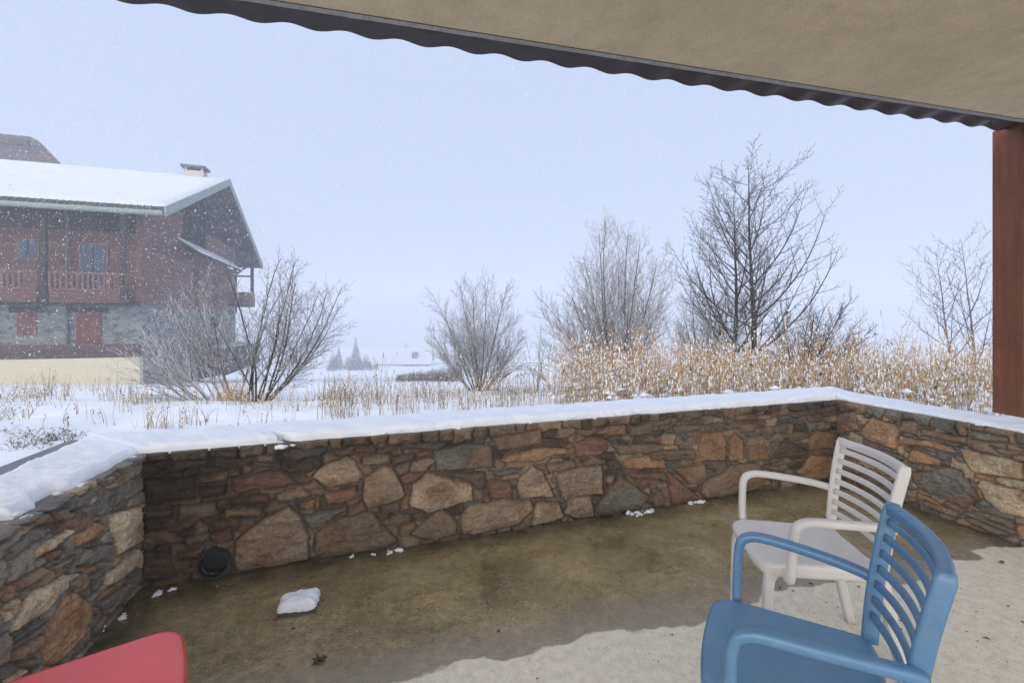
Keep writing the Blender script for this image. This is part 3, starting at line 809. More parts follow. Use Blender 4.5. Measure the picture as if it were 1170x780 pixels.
# ------------------------------------------------------------------ chairs
def catmull(pts, n=6):
    P = [Vector(p) for p in pts]; P = [P[0]*2-P[1]]+P+[P[-1]*2-P[-2]]; out = []
    for i in range(1, len(P)-2):
        for k in range(n):
            t = k/n; a, b, c, d = P[i-1], P[i], P[i+1], P[i+2]
            out.append(.5*((2*b)+(-a+c)*t+(2*a-5*b+4*c-d)*t*t+(-a+3*b-3*c+d)*t**3))
    out.append(P[-2]); return out
def sweep(m, pts, prof, ups, scale=None):
    """prof: list of (a,b): a along side, b along up; ups: reference up vector(s)"""
    n = len(pts); k = len(prof); vs = []
    for i in range(n):
        d = (pts[min(i+1,n-1)]-pts[max(i-1,0)]).normalized()
        u = Vector(ups[i] if isinstance(ups, list) else ups)
        r = d.cross(u).normalized(); u = r.cross(d).normalized()
        sa, sb = scale[i] if scale else (1, 1)
        for a, b in prof: vs.append(pts[i]+r*(a*sa)+u*(b*sb))
    fs = []
    for i in range(n-1):
        for j in range(k):
            fs.append((i*k+j, i*k+(j+1)%k, (i+1)*k+(j+1)%k, (i+1)*k+j))
    fs.append(tuple(range(k))[::-1]); fs.append(tuple((n-1)*k+j for j in range(k)))
    m.add(vs, fs)
def rrect(w, h, r, n=3):
    out = []
    for cx, cy, a0 in ((w/2-r,h/2-r,0),(-w/2+r,h/2-r,90),(-w/2+r,-h/2+r,180),(w/2-r,-h/2+r,270)):
        for i in range(n+1):
            a = math.radians(a0+90*i/n); out.append((cx+r*math.cos(a), cy+r*math.sin(a)))
    return out
HS = .445
def seat_outline(n=10, back=-.215, wf=.222, wb=.203, front=.238):
    r = .055; out = []
    def arc(cx, cy, r, a0, a1):
        for i in range(n+1):
            a = math.radians(a0+(a1-a0)*i/n); out.append((cx+r*math.cos(a), cy+r*math.sin(a)))
    arc(wf-r, front-r, r, 0, 90); 
    for i in range(1, 8): 
        t = i/8; x = (wf-r)*(1-2*t); out.append((x, front+.010*(1-(2*t-1)**2)))
    arc(-wf+r, front-r, r, 90, 180)
    for i in range(1, 8):
        t = i/8; out.append((-wf+(wf-wb)*t, front-r+(back+.02-front+r)*t))
    arc(-wb+.02, back+.02, .02, 180, 270)
    for i in range(1, 6): out.append((-wb+.02+(2*wb-.04)*i/6, back))
    arc(wb-.02, back+.02, .02, 270, 360)
    for i in range(1, 8):
        t = i/8; out.append((wb+(wf-wb)*t, back+.02+(front-r-back-.02)*t))
    return out
def seat_mesh(back=-.215):
    o = seat_outline(back=back); k = len(o); m = MB(); vs = []; fs = []
    cx, cy = 0, .02
    def dish(x, y): return -.010*max(0, 1-(x/.2)**2)*max(0, 1-((y-.0)/.25)**2) - .014*max(0,(y-.14)/.1)**2
    rings = []
    for sc in (.15,.35,.55,.72,.84,.91,.955):
        rings.append([(cx+(x-cx)*sc, cy+(y-cy)*sc, HS+dish(cx+(x-cx)*sc, cy+(y-cy)*sc)) for x, y in o])
    for sc, dz in ((.982,-.003),(.996,-.010),(1.0,-.020),(1.0,-.036),(.992,-.050),(.975,-.054),(.955,-.050),(.95,-.02)):
        rings.append([(cx+(x-cx)*sc, cy+(y-cy)*sc, HS+dz+(dish(x,y) if dz > -.03 else 0)) for x, y in o])
    for R in rings: vs += R
    vs.append((cx, cy, HS+dish(cx,cy))); vs.append((cx, cy, HS-.022))
    n = len(rings); c0 = n*k; c1 = c0+1
    for j in range(k): fs.append((c0, j, (j+1)%k)); fs.append((c1, (n-1)*k+(j+1)%k, (n-1)*k+j))
    for i in range(n-1):
        for j in range(k): fs.append((i*k+j, (i+1)*k+j, (i+1)*k+(j+1)%k, i*k+(j+1)%k))
    m.add(vs, fs); return m
def back_pt(u, v, lo=-.205, curve=.040):
    w = .203+(.232-.203)*min(1, v*1.1)
    y = lo - .020*v - .042*v*v - curve*(1-u*u)*(.45+.55*min(1, v*2))
    return Vector((u*w, y, HS-.012+(.859-HS+.012)*v))
def back_mesh(lo=-.205, slats=7):
    m = MB()
    for s in (-1, 1):
        pts = [back_pt(s*.952, min(1.0, v/13.6), lo)+(Vector((0,0,.002)) if v == 14 else Vector()) for v in range(15)]
        pts = [p+Vector((0,-.004,0)) for p in pts]
        prof = rrect(.022, .044, .009)
        sweep(m, pts, prof, (0, 1, 0), [(1-.10*(i/14) if i < 14 else .70, 1 if i < 14 else .75) for i in range(15)])
    pts = [back_pt(-.955+1.91*i/24, .958, lo)+Vector((0,-.004,0)) for i in range(25)]
    sweep(m, pts, rrect(.032, .035, .009), (0, 0, 1), [(1+.15*abs(i/12-1)**4, 1) for i in range(25)])
    for q in range(slats):
        v = .872-q*(.872-.20)/(slats-1)
        pts = [back_pt(-.93+1.86*i/18, v, lo) for i in range(19)]
        sweep(m, pts, rrect(.010, .0258, .004, 2), (0, -.15, 1))
    return m
def arm_mesh(s):
    pts = catmull([(s*.222,-.232,.612),(s*.236,-.205,.622),(s*.258,-.13,.633),(s*.280,-.02,.643),(s*.290,.065,.648),(s*.292,.110,.645),(s*.2925,.140,.628),
                   (s*.292,.152,.595),(s*.290,.156,.53),(s*.286,.158,.47),(s*.278,.158,.428),(s*.262,.156,.408),(s*.240,.154,.408),(s*.205,.152,.418)], 5)
    ups = []
    n = len(pts)
    for i in range(n):
        d = (pts[min(i+1,n-1)]-pts[max(i-1,0)]).normalized(); ups.append(d.cross(Vector((1,0,0))))
    m = MB(); sweep(m, pts, rrect(.038, .031, .013, 4), ups); return m
def leg_mesh(s, front):
    m = MB()
    if front:
        pts = catmull([(s*.186,.190,.405),(s*.195,.204,.375),(s*.203,.213,.32),(s*.206,.216,.18),(s*.208,.220,.0)], 5)
        sc = [1.75,1.55,1.3,1.18,1.1,1.06,1.04,1.02,1.0,.98]
    else:
        pts = catmull([(s*.182,-.200,.405),(s*.187,-.220,.36),(s*.189,-.245,.22),(s*.190,-.292,.0)], 5)
        sc = [1.2,1.15,1.1]
    n = len(pts); scale = []
    for i in range(n):
        f = i/(n-1)
        k = (1.6-.65*min(1, f*3.2)) if front else 1.15
        k = max(k, 1.0)*(1-.18*f); scale.append((k, k))
    sweep(m, pts, rrect(.042, .042, .012), (0, 1, 0), scale); return m
def foot_mesh(s, front):
    m = MB(); x, y = (s*.208,.220) if front else (s*.190,-.292)
    m.prism([(x+a, y+b) for a, b in rrect(.036,.036,.01)], 'z', .0, .012); return m
def chair(name, label, mat, loc, rz, arms=True, lo=-.205):
    t = thing(name, loc, rz, label, 'chair', None)
    o = seat_mesh(back=lo-.01).build('seat', mat, t, smooth=True)
    b = back_mesh(lo).build('backrest', mat, t, smooth=True); 
    if arms:
        for s in (-1, 1): arm_mesh(s).build('armrest', mat, t, smooth=True)
    for s in (-1, 1):
        for fr in (True, False):
            g = leg_mesh(s, fr).build('leg', mat, t, smooth=True)
            foot_mesh(s, fr).build('foot_pad', M['foot'], g)
    return t
chair('plastic_armchair', 'blue plastic armchair with slatted back, in the right foreground', M['pl_blue'], (.824, 1.335, 0), 1.084)
chair('plastic_armchair', 'greyish white plastic armchair with slatted back, behind the blue one', M['pl_white'], (1.285, 2.028, 0), 1.408)
chair('plastic_chair', 'bright red plastic chair without armrests, cut off at the lower left', M['pl_red'], (-1.128, 1.160, 0), -.963, False, -.179)
# ------------------------------------------------------------------ bare trees and shrubs
class Tubes:
    """many thin tapered branches in one mesh"""
    def __init__(s): s.v = []; s.f = []; s.n = 0
    def add(s, pts, rad, k):
        n = len(pts); b = s.n
        cs = [(math.cos(2*PI*j/k+.5), math.sin(2*PI*j/k+.5)) for j in range(k)]
        for i in range(n):
            p = pts[i]; d = pts[min(i+1,n-1)]-pts[max(i-1,0)]
            if d.length < 1e-9: d = Vector((0,0,1))
            d.normalize()
            r = d.cross(Vector((.37,.21,.91)) if abs(d.z) > .9 else Vector((0,0,1)))
            r.normalize(); u = r.cross(d); q = rad[i]
            for c, sn in cs: s.v.append((p.x+(r.x*c+u.x*sn)*q, p.y+(r.y*c+u.y*sn)*q, p.z+(r.z*c+u.z*sn)*q))
        for i in range(n-1):
            for j in range(k):
                j2 = (j+1) % k
                s.f.append((b+i*k+j, b+i*k+j2, b+(i+1)*k+j2, b+(i+1)*k+j))
        s.n += n*k
    def build(s, name, mat, parent):
        return mesh_np(name, np.array(s.v), np.array(s.f), mat, parent)

def grow(rng, A, B, p, d, L, r, lvl, P):
    """A collects stems (levels below P['split']), B the finer branches"""
    nseg = max(3, int(L/P['seg'][min(lvl, len(P['seg'])-1)]))
    pts = [p.copy()]; rad = [r]; dirs = [d.copy()]
    trop = P['trop'][min(lvl, len(P['trop'])-1)]; jit = P['jit'][min(lvl, len(P['jit'])-1)]
    tip = P.get('tip', .22)
    for i in range(nseg):
        d = d + Vector((rng.normal(0, jit), rng.normal(0, jit), rng.normal(0, jit)*.6+trop))
        d.normalize(); p = p+d*(L/nseg)
        pts.append(p.copy()); dirs.append(d.copy()); rad.append(r*(1-(1-tip)*(i+1)/nseg))
    k = 6 if lvl == 0 else (4 if lvl == 1 else 3)
    (A if lvl < P['split'] else B).add(pts, rad, k)
    if lvl >= P['levels']: return
    n = P['kids'][lvl]; f0 = P['f0'][lvl]
    n = max(1, int(n*rng.uniform(.8, 1.2)))
    az = rng.uniform(0, 6.28)
    for c in range(n):
        f = f0+(.98-f0)*((c+rng.uniform(.1, .9))/n)
        i = min(nseg-1, int(f*nseg)); g = f*nseg-i
        q = pts[i].lerp(pts[i+1], min(1, g)); dd = dirs[i+1]
        az += 2.4+rng.normal(0, .5)
        ang = math.radians(rng.uniform(*P['ang'][lvl]))
        a = dd.cross(Vector((0, 0, 1)) if abs(dd.z) < .95 else Vector((1, 0, 0))).normalized(); b = dd.cross(a)
        nd = (dd*math.cos(ang)+(a*math.cos(az)+b*math.sin(az))*math.sin(ang)).normalized()
        if nd.z < -.15: nd.z = -.15+.3*rng.random(); nd.normalize()
        LL = L*P['ratio'][lvl]*(1-P['cone'][lvl]*(f-f0)/(1-f0))*rng.uniform(.65, 1.15)
        if LL < .06: continue
        rr = max(P['rmin'], min((rad[i])*P['rr'][lvl], rad[i]*.8))
        grow(rng, A, B, q, nd, LL, rr, lvl+1, P)

def tree(name, label, cat, u, Yd, seed, stems, P, mats, group=None, dx=0):
    rng = np.random.default_rng(seed)
    x = (u-585)*Yd/522.5+dx; z = float(ground_z(x, Yd))
    t = thing(name, (x, Yd, z), 0, label, cat, group)
    A = Tubes(); B = Tubes()
    for (ox, oy, az, tilt, L, r) in stems:
        a = math.radians(az); k = math.radians(tilt)
        d = Vector((math.cos(a)*math.sin(k), math.sin(a)*math.sin(k), math.cos(k)))
        grow(rng, A, B, Vector((ox, oy, -.08)), d, L, r, 0, P)
    A.build('trunk', mats[0], t); B.build('crown', mats[1], t)
    return t

SHRUB = dict(seg=[.16,.10,.07,.05], trop=[.012,.040,.05,.03], jit=[.03,.05,.07,.10], split=1, levels=3, kids=[20,9,5], f0=[.14,.12,.1],
             ang=[(20,46),(22,50),(25,60)], ratio=[.46,.44,.42], cone=[.70,.5,.3], rr=[.50,.6,.65], rmin=.0046, tip=.22)
def vase(rng, n, L, spread, r, base=.22, lean=0):
    out = []
    for i in range(n):
        f = (i+.5)/n; a = i*137.5+rng.uniform(-25, 25); tl = spread*math.sqrt(f)*rng.uniform(.8, 1.15)
        LL = L*(1-.42*(tl/max(spread, 1))**1.6)*rng.uniform(.85, 1.05)
        out.append((base*math.cos(math.radians(a))*f, base*math.sin(math.radians(a))*f, a, tl, LL, r*rng.uniform(.65, 1.1)))
    return out
rg = np.random.default_rng(5)
frost = (M['bark_grey'], M['bark_pale'])
tree('bare_shrub', 'rounded frosted shrub standing alone left of the tall bare trees, nearest the distant white roof', 'shrub', 547, 13, 101,
     vase(rg, 19, 3.6, 40, .028), SHRUB, frost)
tree('bare_shrub', 'tall many-stemmed frosted shrub just left of the two-trunked tree', 'shrub', 706, 12, 102,
     vase(rg, 18, 4.9, 31, .036)+[(-.2,0,180,44,3.0,.026),(-.25,.1,170,58,2.3,.022),(-.2,-.1,190,36,3.2,.024)], SHRUB, frost)
TREE = dict(seg=[.22,.13,.09,.06], trop=[.012,.060,.045,.03], jit=[.018,.030,.055,.09], split=1, levels=3, kids=[36,13,6], f0=[.14,.16,.12],
            ang=[(48,72),(25,50),(28,60)], ratio=[.60,.38,.36], cone=[.72,.45,.3], rr=[.62,.62,.65], rmin=.0058, tip=.08)
tree('bare_tree', 'tallest bare tree, two dark trunks rising from the tan grass', 'tree', 858, 12, 105,
     [(.06,0,20,2,6.15,.080),(-.34,.12,178,4.5,5.3,.07)], TREE, (M['bark_dark'], M['twig_dark']))
SPREAD = dict(SHRUB, kids=[17,9,5], jit=[.045,.06,.08,.1])
tree('bare_shrub', 'pale frosted shrub filling the gap left of the two dark trunks', 'shrub', 803, 12.8, 107, vase(rg, 16, 3.7, 38, .026), SPREAD, frost)
tree('bare_shrub', 'dark spreading shrub at the right foot of the two-trunked tree', 'shrub', 915, 11.6, 108,
     vase(rg, 15, 2.9, 50, .028)+[(0,0,0,52,2.2,.024),(.1,0,5,38,2.5,.024)], SPREAD, (M['bark_dark'], M['twig_dark']))
FAINT = dict(TREE, kids=[20,9,4], ang=[(38,60),(25,48),(28,58)], ratio=[.52,.4,.36])
tree('bare_tree', 'slender pale grey bare tree with two leaning stems, next to the wooden post', 'tree', 1104, 15.5, 111,
     [(.35,0,0,-2,5.3,.045),(-.25,.1,180,13,4.9,.042)], FAINT, (M['bark_grey'], M['twig_dark']))
tree('sapling', 'small thin frosted sapling between the two frosted shrubs', 'sapling', 613, 12.4, 112, vase(rg, 4, 2.1, 18, .014, .08), dict(SHRUB, kids=[9,5,3]), frost)
tree('sapling', 'thin upright sapling poking out of the tan grass right of the dark spreading shrub', 'sapling', 1015, 12.5, 113, vase(rg, 4, 2.3, 22, .012, .1), dict(SHRUB, kids=[8,4,2]), (M['bark_dark'], M['twig_dark']))
NEAR = dict(seg=[.15,.10,.07,.05], trop=[.030,.03,.03,.02], jit=[.06,.08,.10,.12], split=1, levels=3, kids=[16,8,5], f0=[.18,.2,.15],
            ang=[(20,45),(25,50),(30,60)], ratio=[.40,.42,.4], cone=[.6,.5,.3], rr=[.55,.6,.65], rmin=.0040, tip=.25)
st = [(.05,.05,100,3,2.55,.026),(.0,0,60,6,2.9,.03),(.1,0,10,16,2.75,.026),(.15,.1,0,24,2.7,.026),(.2,0,-10,31,2.6,.024),(.2,.1,8,38,2.55,.024),(.22,0,0,46,2.3,.022),
      (.1,.2,30,30,2.4,.022),(.1,-.1,-30,26,2.3,.022),(.12,.1,20,50,2.0,.02),(.2,-.1,-15,56,1.8,.02),(-.05,0,170,8,2.3,.024),(.0,.1,150,15,2.0,.02),(.25,.05,2,33,2.75,.022)]
tree('bare_shrub', 'dark stemmed bare shrub fanning out to the right, in front of the chalet', 'shrub', 288, 8.5, 121, [(a_,b_,c_,d_,e_,f_*.78) for a_,b_,c_,d_,e_,f_ in st], NEAR, (M['bark_dark'], M['bark_grey']))
st = [(-.1*i, .05*(i%3), 180+(-1)**i*14, 10+7.0*i, 2.45-.10*i, .021) for i in range(9)]+[(-.08*i-.05, -.1+.06*(i%3), 180-(-1)**i*22, 16+8.0*i, 2.1-.08*i, .016) for i in range(8)]+[(.1,0,30,14,1.9,.018),(.1,.1,10,28,1.6,.016)]
tree('bare_shrub', 'sprawling snow-laden shrub leaning left, in front of the chalet gable', 'shrub', 266, 8.8, 122, st, NEAR, (M['bark_grey'], M['bark_pale']))
# stems bent over by the snow
for (u, Yd, L, az, sd, lab) in ((568, 11.4, 1.9, 0, 131, 'stem bowed over by snow at the right foot of the lone rounded shrub'), (628, 11.2, 1.5, 185, 132, 'stem bowed over by snow beside the thin frosted sapling')):
    rng = np.random.default_rng(sd); x = (u-585)*Yd/522.5; z = float(ground_z(x, Yd))
    T = Tubes()
    for k in range(3):
        a = math.radians(az+k*14-14); pts = []
        R = L*(.5-.06*k)
        for i in range(15):
            w = PI*(.04+.80*i/14); pts.append(Vector((math.cos(a)*R*(1-math.cos(w)), math.sin(a)*R*(1-math.cos(w)), R*.85*math.sin(w)))+Vector(rng.normal(0,.012,3)))
        T.add(pts, [.020-.0009*i for i in range(15)], 5)
        for j in range(8):
            i = rng.integers(3, 14); q = pts[i]; d = Vector((rng.normal(0,.4), rng.normal(0,.4), .5)).normalized()
            T.add([q, q+d*.12, q+d*.28+Vector((0,0,.03))], [.008,.006,.004], 3)
    o = T.build('bent_stem', M['bark_pale'], None); o.location = (x, Yd, z)
    tag(o, lab, 'stem', 'stems bent by snow')

# ------------------------------------------------------------------ dry grass and weeds
class Grass:
    def __init__(s): s.v = []; s.f = []; s.m = []
    def stem(s, p, h, lean, az, w, mi, k=3, n=4, curl=1.0):
        b = len(s.v); ca, sa = math.cos(az), math.sin(az)
        for i in range(n):
            f = i/(n-1); o = lean*h*f**(1.4+curl*.4); z = h*f*(1-.25*lean*f)
            r = w*(1-.6*f)
            for j in range(k):
                a = 2*PI*j/k; s.v.append((p[0]+ca*o+math.cos(a)*r, p[1]+sa*o+math.sin(a)*r, p[2]+z))
        for i in range(n-1):
            for j in range(k):
                s.f.append((b+i*k+j, b+i*k+(j+1)%k, b+(i+1)*k+(j+1)%k, b+(i+1)*k+j)); s.m.append(mi)
        return (p[0]+ca*lean*h, p[1]+sa*lean*h, p[2]+h*(1-.25*lean))
    def blob(s, p, r, mi, sq=.7):
        b = len(s.v); R = random.uniform
        for d in ((1,0,0),(-1,0,0),(0,1,0),(0,-1,0),(0,0,sq),(0,0,-sq)):
            q = r*R(.7, 1.3); s.v.append((p[0]+d[0]*q, p[1]+d[1]*q, p[2]+d[2]*q))
        for a in ((0,2,4),(2,1,4),(1,3,4),(3,0,4),(2,0,5),(1,2,5),(3,1,5),(0,3,5)):
            s.f.append(tuple(b+i for i in a)); s.m.append(mi)
    def leaf(s, p, L, az, w, mi, droop=.5):
        b = len(s.v); ca, sa = math.cos(az), math.sin(az)
        for i in range(4):
            f = i/3; o = L*f; z = L*(.55*f-droop*1.1*f*f); q = w*(1-f*.85)
            for sg in (-1, 1): s.v.append((p[0]+ca*o-sa*q*sg, p[1]+sa*o+ca*q*sg, p[2]+z+abs(q)*.2*sg))
        for i in range(3): s.f.append((b+2*i, b+2*i+1, b+2*i+3, b+2*i+2)); s.m.append(mi)
    def build(s, name, mats):
        me = bpy.data.meshes.new(name); me.from_pydata(s.v, [], s.f)
        for m in mats: me.materials.append(m)
        me.polygons.foreach_set('material_index', np.array(s.m, dtype=np.int32)); me.update()
        return link(bpy.data.objects.new(name, me))
G = Grass(); R = random.uniform
cnt = 0
while cnt < 5200:
    u = R(625, 1215); Yd = 5.4+R(0, 1)**.8*6.2
    x = (u-585)*Yd/522.5
    dens = float(fbm(np.array([x*1.1]), np.array([Yd*1.1]), 3, 50)[0]); d2 = float(fbm(np.array([x*.55+4]), np.array([Yd*.55]), 2, 91)[0])
    lo = .40+.22*max(0, (790-u)/165)
    if dens < (lo+.04)*R(.88, 1.12) or d2 < R(.36, .50): continue
    if x < 1.0+.0*Yd and R(0,1) < .45: continue
    z = float(ground_z(x, Yd)); cnt += 1
    if R(0,1) < .22: G.blob((x, Yd, z+R(.0,.28)), R(.03,.085), 3, R(.3,.6))
    if (x-WR.x)*(-nR.x)+(Yd-WR.y)*(-nR.y) < .55 and (x-WL.x)*(-nB.x)+(Yd-WL.y)*(-nB.y) < .9: continue
    h = (R(.35, .95) if R(0,1) < .85 else R(.9, 1.3))*(.12+1.62*dens)*min(1.15, .75+.055*(Yd-5)) ; mi = 0 if R(0,1) < .72 else (1 if R(0,1) < .7 else 2)
    az = R(0, 6.28); tip = G.stem((x, Yd, z-.02), h, R(.02, .28), az, R(.0028, .0054), mi)
    for q in range(random.randint(1, 3)):
        f = R(.25, .95); G.leaf((x+(tip[0]-x)*f**1.6, Yd+(tip[1]-Yd)*f**1.6, z+h*f*.95), R(.10, .26), R(0, 6.28), R(.004, .010), mi, R(.3, .9))
    if R(0,1) < .38:
        for q in range(random.randint(2, 4)): G.blob((tip[0]+R(-.012,.012), tip[1]+R(-.012,.012), tip[2]-R(0, .12)), R(.006, .012), mi, 1.6)
    for q in range(random.randint(3, 10)):
        f = R(.02, 1)**.8; G.blob((x+(tip[0]-x)*f**1.6+R(-.02,.02), Yd+(tip[1]-Yd)*f**1.6+R(-.02,.02), z+h*f), R(.004, .011)*(1.5-f*.6), 3, R(1.2,3.6))
o = G.build('dry_grass_bank', [M['straw'], M['straw_pale'], M['weed'], M['snow']])
tag(o, 'bank of tall tan dry grass flecked with snow behind the terrace wall', None, None, 'stuff')
# thinner dry grass over the meadow
G = Grass()
def tuft(x, y, n, hmin, hmax, mats, spread, snow=.4, wk=1):
    for k in range(n):
        a = R(0, 6.28); r = spread*R(0, 1)**.7; px = x+math.cos(a)*r; py = y+math.sin(a)*r
        z = float(ground_z(px, py)); h = R(hmin, hmax)
        mi = random.choice(mats)
        tip = G.stem((px, py, z-.02), h, R(.03, .5), R(0, 6.28), R(.0022, .0042)*wk*min(1.5, .7+y*.06), mi)
        if R(0,1) < .35: G.leaf((px, py, z+h*R(.2,.7)), R(.06, .16), R(0, 6.28), R(.003, .006), mi, R(.3, 1))
        if R(0,1) < .4:
            for q in range(3): G.blob((tip[0]+R(-.01,.01), tip[1]+R(-.01,.01), tip[2]-R(0,.08)), R(.004, .009), mi, 1.6)
        if R(0,1) < snow: G.blob((px+(tip[0]-px)*.5, py+(tip[1]-py)*.5, z+h*R(.2,.9)), R(.007, .018), 3, .55)
for k in range(120):
    u = R(370, 660); Yd = R(5.2, 12); x = (u-585)*Yd/522.5; tuft(x, Yd, random.randint(3, 10), .12, .62, [0,1,1,2], .22)
for k in range(34):
    u = R(455, 700); Yd = R(4.6, 8.5); x = (u-585)*Yd/522.5; tuft(x, Yd, random.randint(3, 8), .15, .5, [0,1,1], .2)
for k in range(40):
    u = R(150, 400); Yd = R(7.0, 9.4); x = (u-585)*Yd/522.5; tuft(x, Yd, random.randint(3, 10), .08, .45, [1,1,0,2], .2)
for k in range(7):
    u = R(235, 300); Yd = R(8.0, 8.6); x = (u-585)*Yd/522.5; tuft(x, Yd, 14, .15, .5, [0,0,1], .2)
for k in range(26):
    u = R(-40, 150); Yd = R(7.5, 14); x = (u-585)*Yd/522.5; tuft(x, Yd, random.randint(3, 8), .1, .55, [1,1,2,0], .25)
for (u, Yd, n, h) in ((55, 10, 16, .7), (75, 9.6, 12, .6), (150, 6.2, 7, .38), (185, 5.3, 8, .42), (215, 5.6, 9, .36), (235, 5.6, 8, .3), (103, 3.3, 5, .12), (160, 7.6, 12, .5), (335, 6.2, 10, .3), (125, 8, 5, .5), (420, 6.5, 9, .75), (432, 7.5, 5, 1.05), (440, 7.2, 5, .95), (390, 6.0, 10, .6), (505, 6.5, 12, .55), (470, 6.2, 10, .55)):
    tuft((u-585)*Yd/522.5, Yd, n, h*.5, h, [1,1,0,2], .14)
for k in range(70):
    u = R(-30, 420); Yd = R(4.4, 9); x = (u-585)*Yd/522.5
    if (x-WL.x)*(-nL.x)+(Yd-WL.y)*(-nL.y) < .6 and (x-WL.x)*(-nB.x)+(Yd-WL.y)*(-nB.y) < .6: continue
    tuft(x, Yd, random.randint(2, 6), .06, .34, [1,1,2,0], .16)
# low dark scrub poking through the snow on the far left
for k in range(70):
    u = R(-60, 50); Yd = 4.6+R(0,1)*4.5; x = (u-585)*Yd/522.5
    if fbm(np.array([x*.8]), np.array([Yd*.8]), 2, 77)[0] < .42: continue
    z = float(ground_z(x, Yd))
    for q in range(7):
        a = R(0, 6.28); h = R(.05, .26); px, py = x+R(-.12,.12), Yd+R(-.12,.12)
        tip = G.stem((px, py, z-.02), h, R(.2, .9), a, R(.002, .004), random.choice([1,1,2]))
        G.leaf(tip, R(.03,.08), R(0,6.28), R(.005,.012), random.choice([1,2]), R(.3,1)); G.blob(tip, R(.008,.022), 3, .5)
for k in range(60):
    u = R(10, 90); Yd = R(3.7, 4.6); x = (u-585)*Yd/522.5; z = float(ground_z(x, Yd))
    for q in range(4):
        px, py = x+R(-.1,.1), Yd+R(-.1,.1); tip = G.stem((px, py, z-.02), R(.03,.10), R(.3,1), R(0,6.28), .0025, random.choice([1,2])); G.leaf(tip, R(.03,.07), R(0,6.28), R(.003,.008), 2, R(.3,1))
o = G.build('meadow_grass', [M['straw'], M['straw_pale'], M['weed'], M['snow']])
tag(o, 'thin dry grass and weeds sticking out of the snowy meadow', None, None, 'stuff')

G = Grass()
for k in range(900):
    u = R(452, 528); Yd = R(30, 46); x = (u-585)*Yd/522.5; z = float(ground_z(x, Yd)); h = R(.5, 1.5)*(.4+.6*(u-452)/76)
    tip = G.stem((x, Yd, z-.05), h, R(.05, .5), R(0, 6.28), R(.010, .02), 0)
    for q in range(2): G.stem((x, Yd, z+h*R(.2,.6)), h*R(.3,.6), R(.3, .9), R(0, 6.28), .009, 0, n=3)
    if R(0,1) < .5: G.blob(tip, R(.02,.06), 1, .6)
for k in range(420):
    u = R(372, 432); Yd = R(116, 132); x = (u-585)*Yd/522.5; z = float(ground_z(x, Yd)); h = R(1.2, 4.6)*(.6+.4*math.sin(u*.35))
    G.stem((x, Yd, z-.05), h, R(.05, .3), R(0, 6.28), R(.03, .06), 0)
    for q in range(2): G.stem((x, Yd, z+h*R(.2,.6)), h*R(.3,.5), R(.3, .9), R(0, 6.28), .03, 0, n=3)
o = G.build('far_scrub', [M['weed'], M['snow']]); tag(o, 'band of low bare scrub before the distant house', None, None, 'stuff')
# ------------------------------------------------------------------ chalet
HC = Vector((-19.45, 23.99)); HB = -2.2
chalet = thing('chalet', (HC.x, HC.y, HB), math.atan2(.309, .951), 'large red-brown wooden chalet with stone ground floor and snowy roof, at the left', 'chalet')
Zh = lambda z: z-HB
W, D = 16.0, 18.6
def hbox(name, a, b, mat, parent=None, bev=0):
    m = MB(); m.box((a[0], a[1], Zh(a[2])), (b[0], b[1], Zh(b[2]))); return m.build(name, mat, parent or chalet, bevel=bev)
RPY, RPZ = 9.9, 12.0; EY, EZ = -1.62, 7.17; FY = 21.5
def roof_z(y): return EZ+(RPZ-EZ)*((y-EY)/(RPY-EY)) if y <= RPY else RPZ-(RPZ-EZ)*((y-RPY)/(FY-RPY))
hbox('stone_base', (-W, 0, HB-.4), (0, D, 2.30), M['base_stone'])
hbox('base_course', (-W, -.05, 2.31), (.05, D+.05, 2.40), M['slate'])
hbox('wall', (-W, .03, 2.41), (-.25, D-.03, 6.15), M['wood_red'])
# gable skin: boards up to the loggia floor, and the closed left part up to the roof
m = MB(); m.prism([(.0,Zh(2.405)),(D,Zh(2.405)),(D,Zh(6.25)),(5.6,Zh(6.25)),(5.6,Zh(roof_z(5.6)-.42)),(0,Zh(roof_z(0)-.42))], 'x', -.24, .02)
m.build('gable_wall', M['wood_gable'], chalet)
m = MB(); m.prism([(.02,Zh(6.16)),(D-.02,Zh(6.16)),(D-.02,Zh(roof_z(D)-.4)),(RPY,Zh(RPZ-.4)),(.02,Zh(roof_z(0)-.4))], 'x', -W, -1.9)
m.build('attic_wall', M['wood_dark'], chalet)
hbox('loggia_side', (-1.9, 5.62, 6.26), (-.25, 5.85, roof_z(5.7)-.45), M['wood_dark'])
hbox('loggia_door', (-1.89, 7.0, 6.4), (-1.80, 8.6, 8.4), M['window_glass'])
# loggia railing and the little snow-covered pent roof under it
rl = hbox('loggia_railing', (-.10, 9.9, 6.75), (.06, D-.1, 8.0), M['wood_gable'])
hbox('handrail', (-.14, 9.8, 8.002), (.12, D, 8.10), M['wood_rail'], rl)
m = MB(); m.prism([(.03,Zh(6.74)),(1.05,Zh(6.02)),(1.05,Zh(5.90)),(.03,Zh(6.55))], 'y', 4.9, 16.2)
pr = m.build('pent_roof', M['wood_dark'], chalet)
m = MB(); m.prism([(.03,Zh(6.88)),(1.12,Zh(6.11)),(1.12,Zh(6.01)),(.03,Zh(6.75))], 'y', 4.85, 16.25)
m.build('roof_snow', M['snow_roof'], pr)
for y in (9.85, D-.15): hbox('loggia_post', (-.12, y-.13, 6.26 if y < 12 else 2.42), (.13, y+.13, roof_z(y)-.4), M['wood_dark'])
for (y, z0, z1, w) in ((7.6, 3.9, 5.2, 1.0), (11.6, 2.8, 5.1, 1.3)): hbox('gable_window', (.021, y, z0), (.06, y+w, z1), M['wood_dark'])
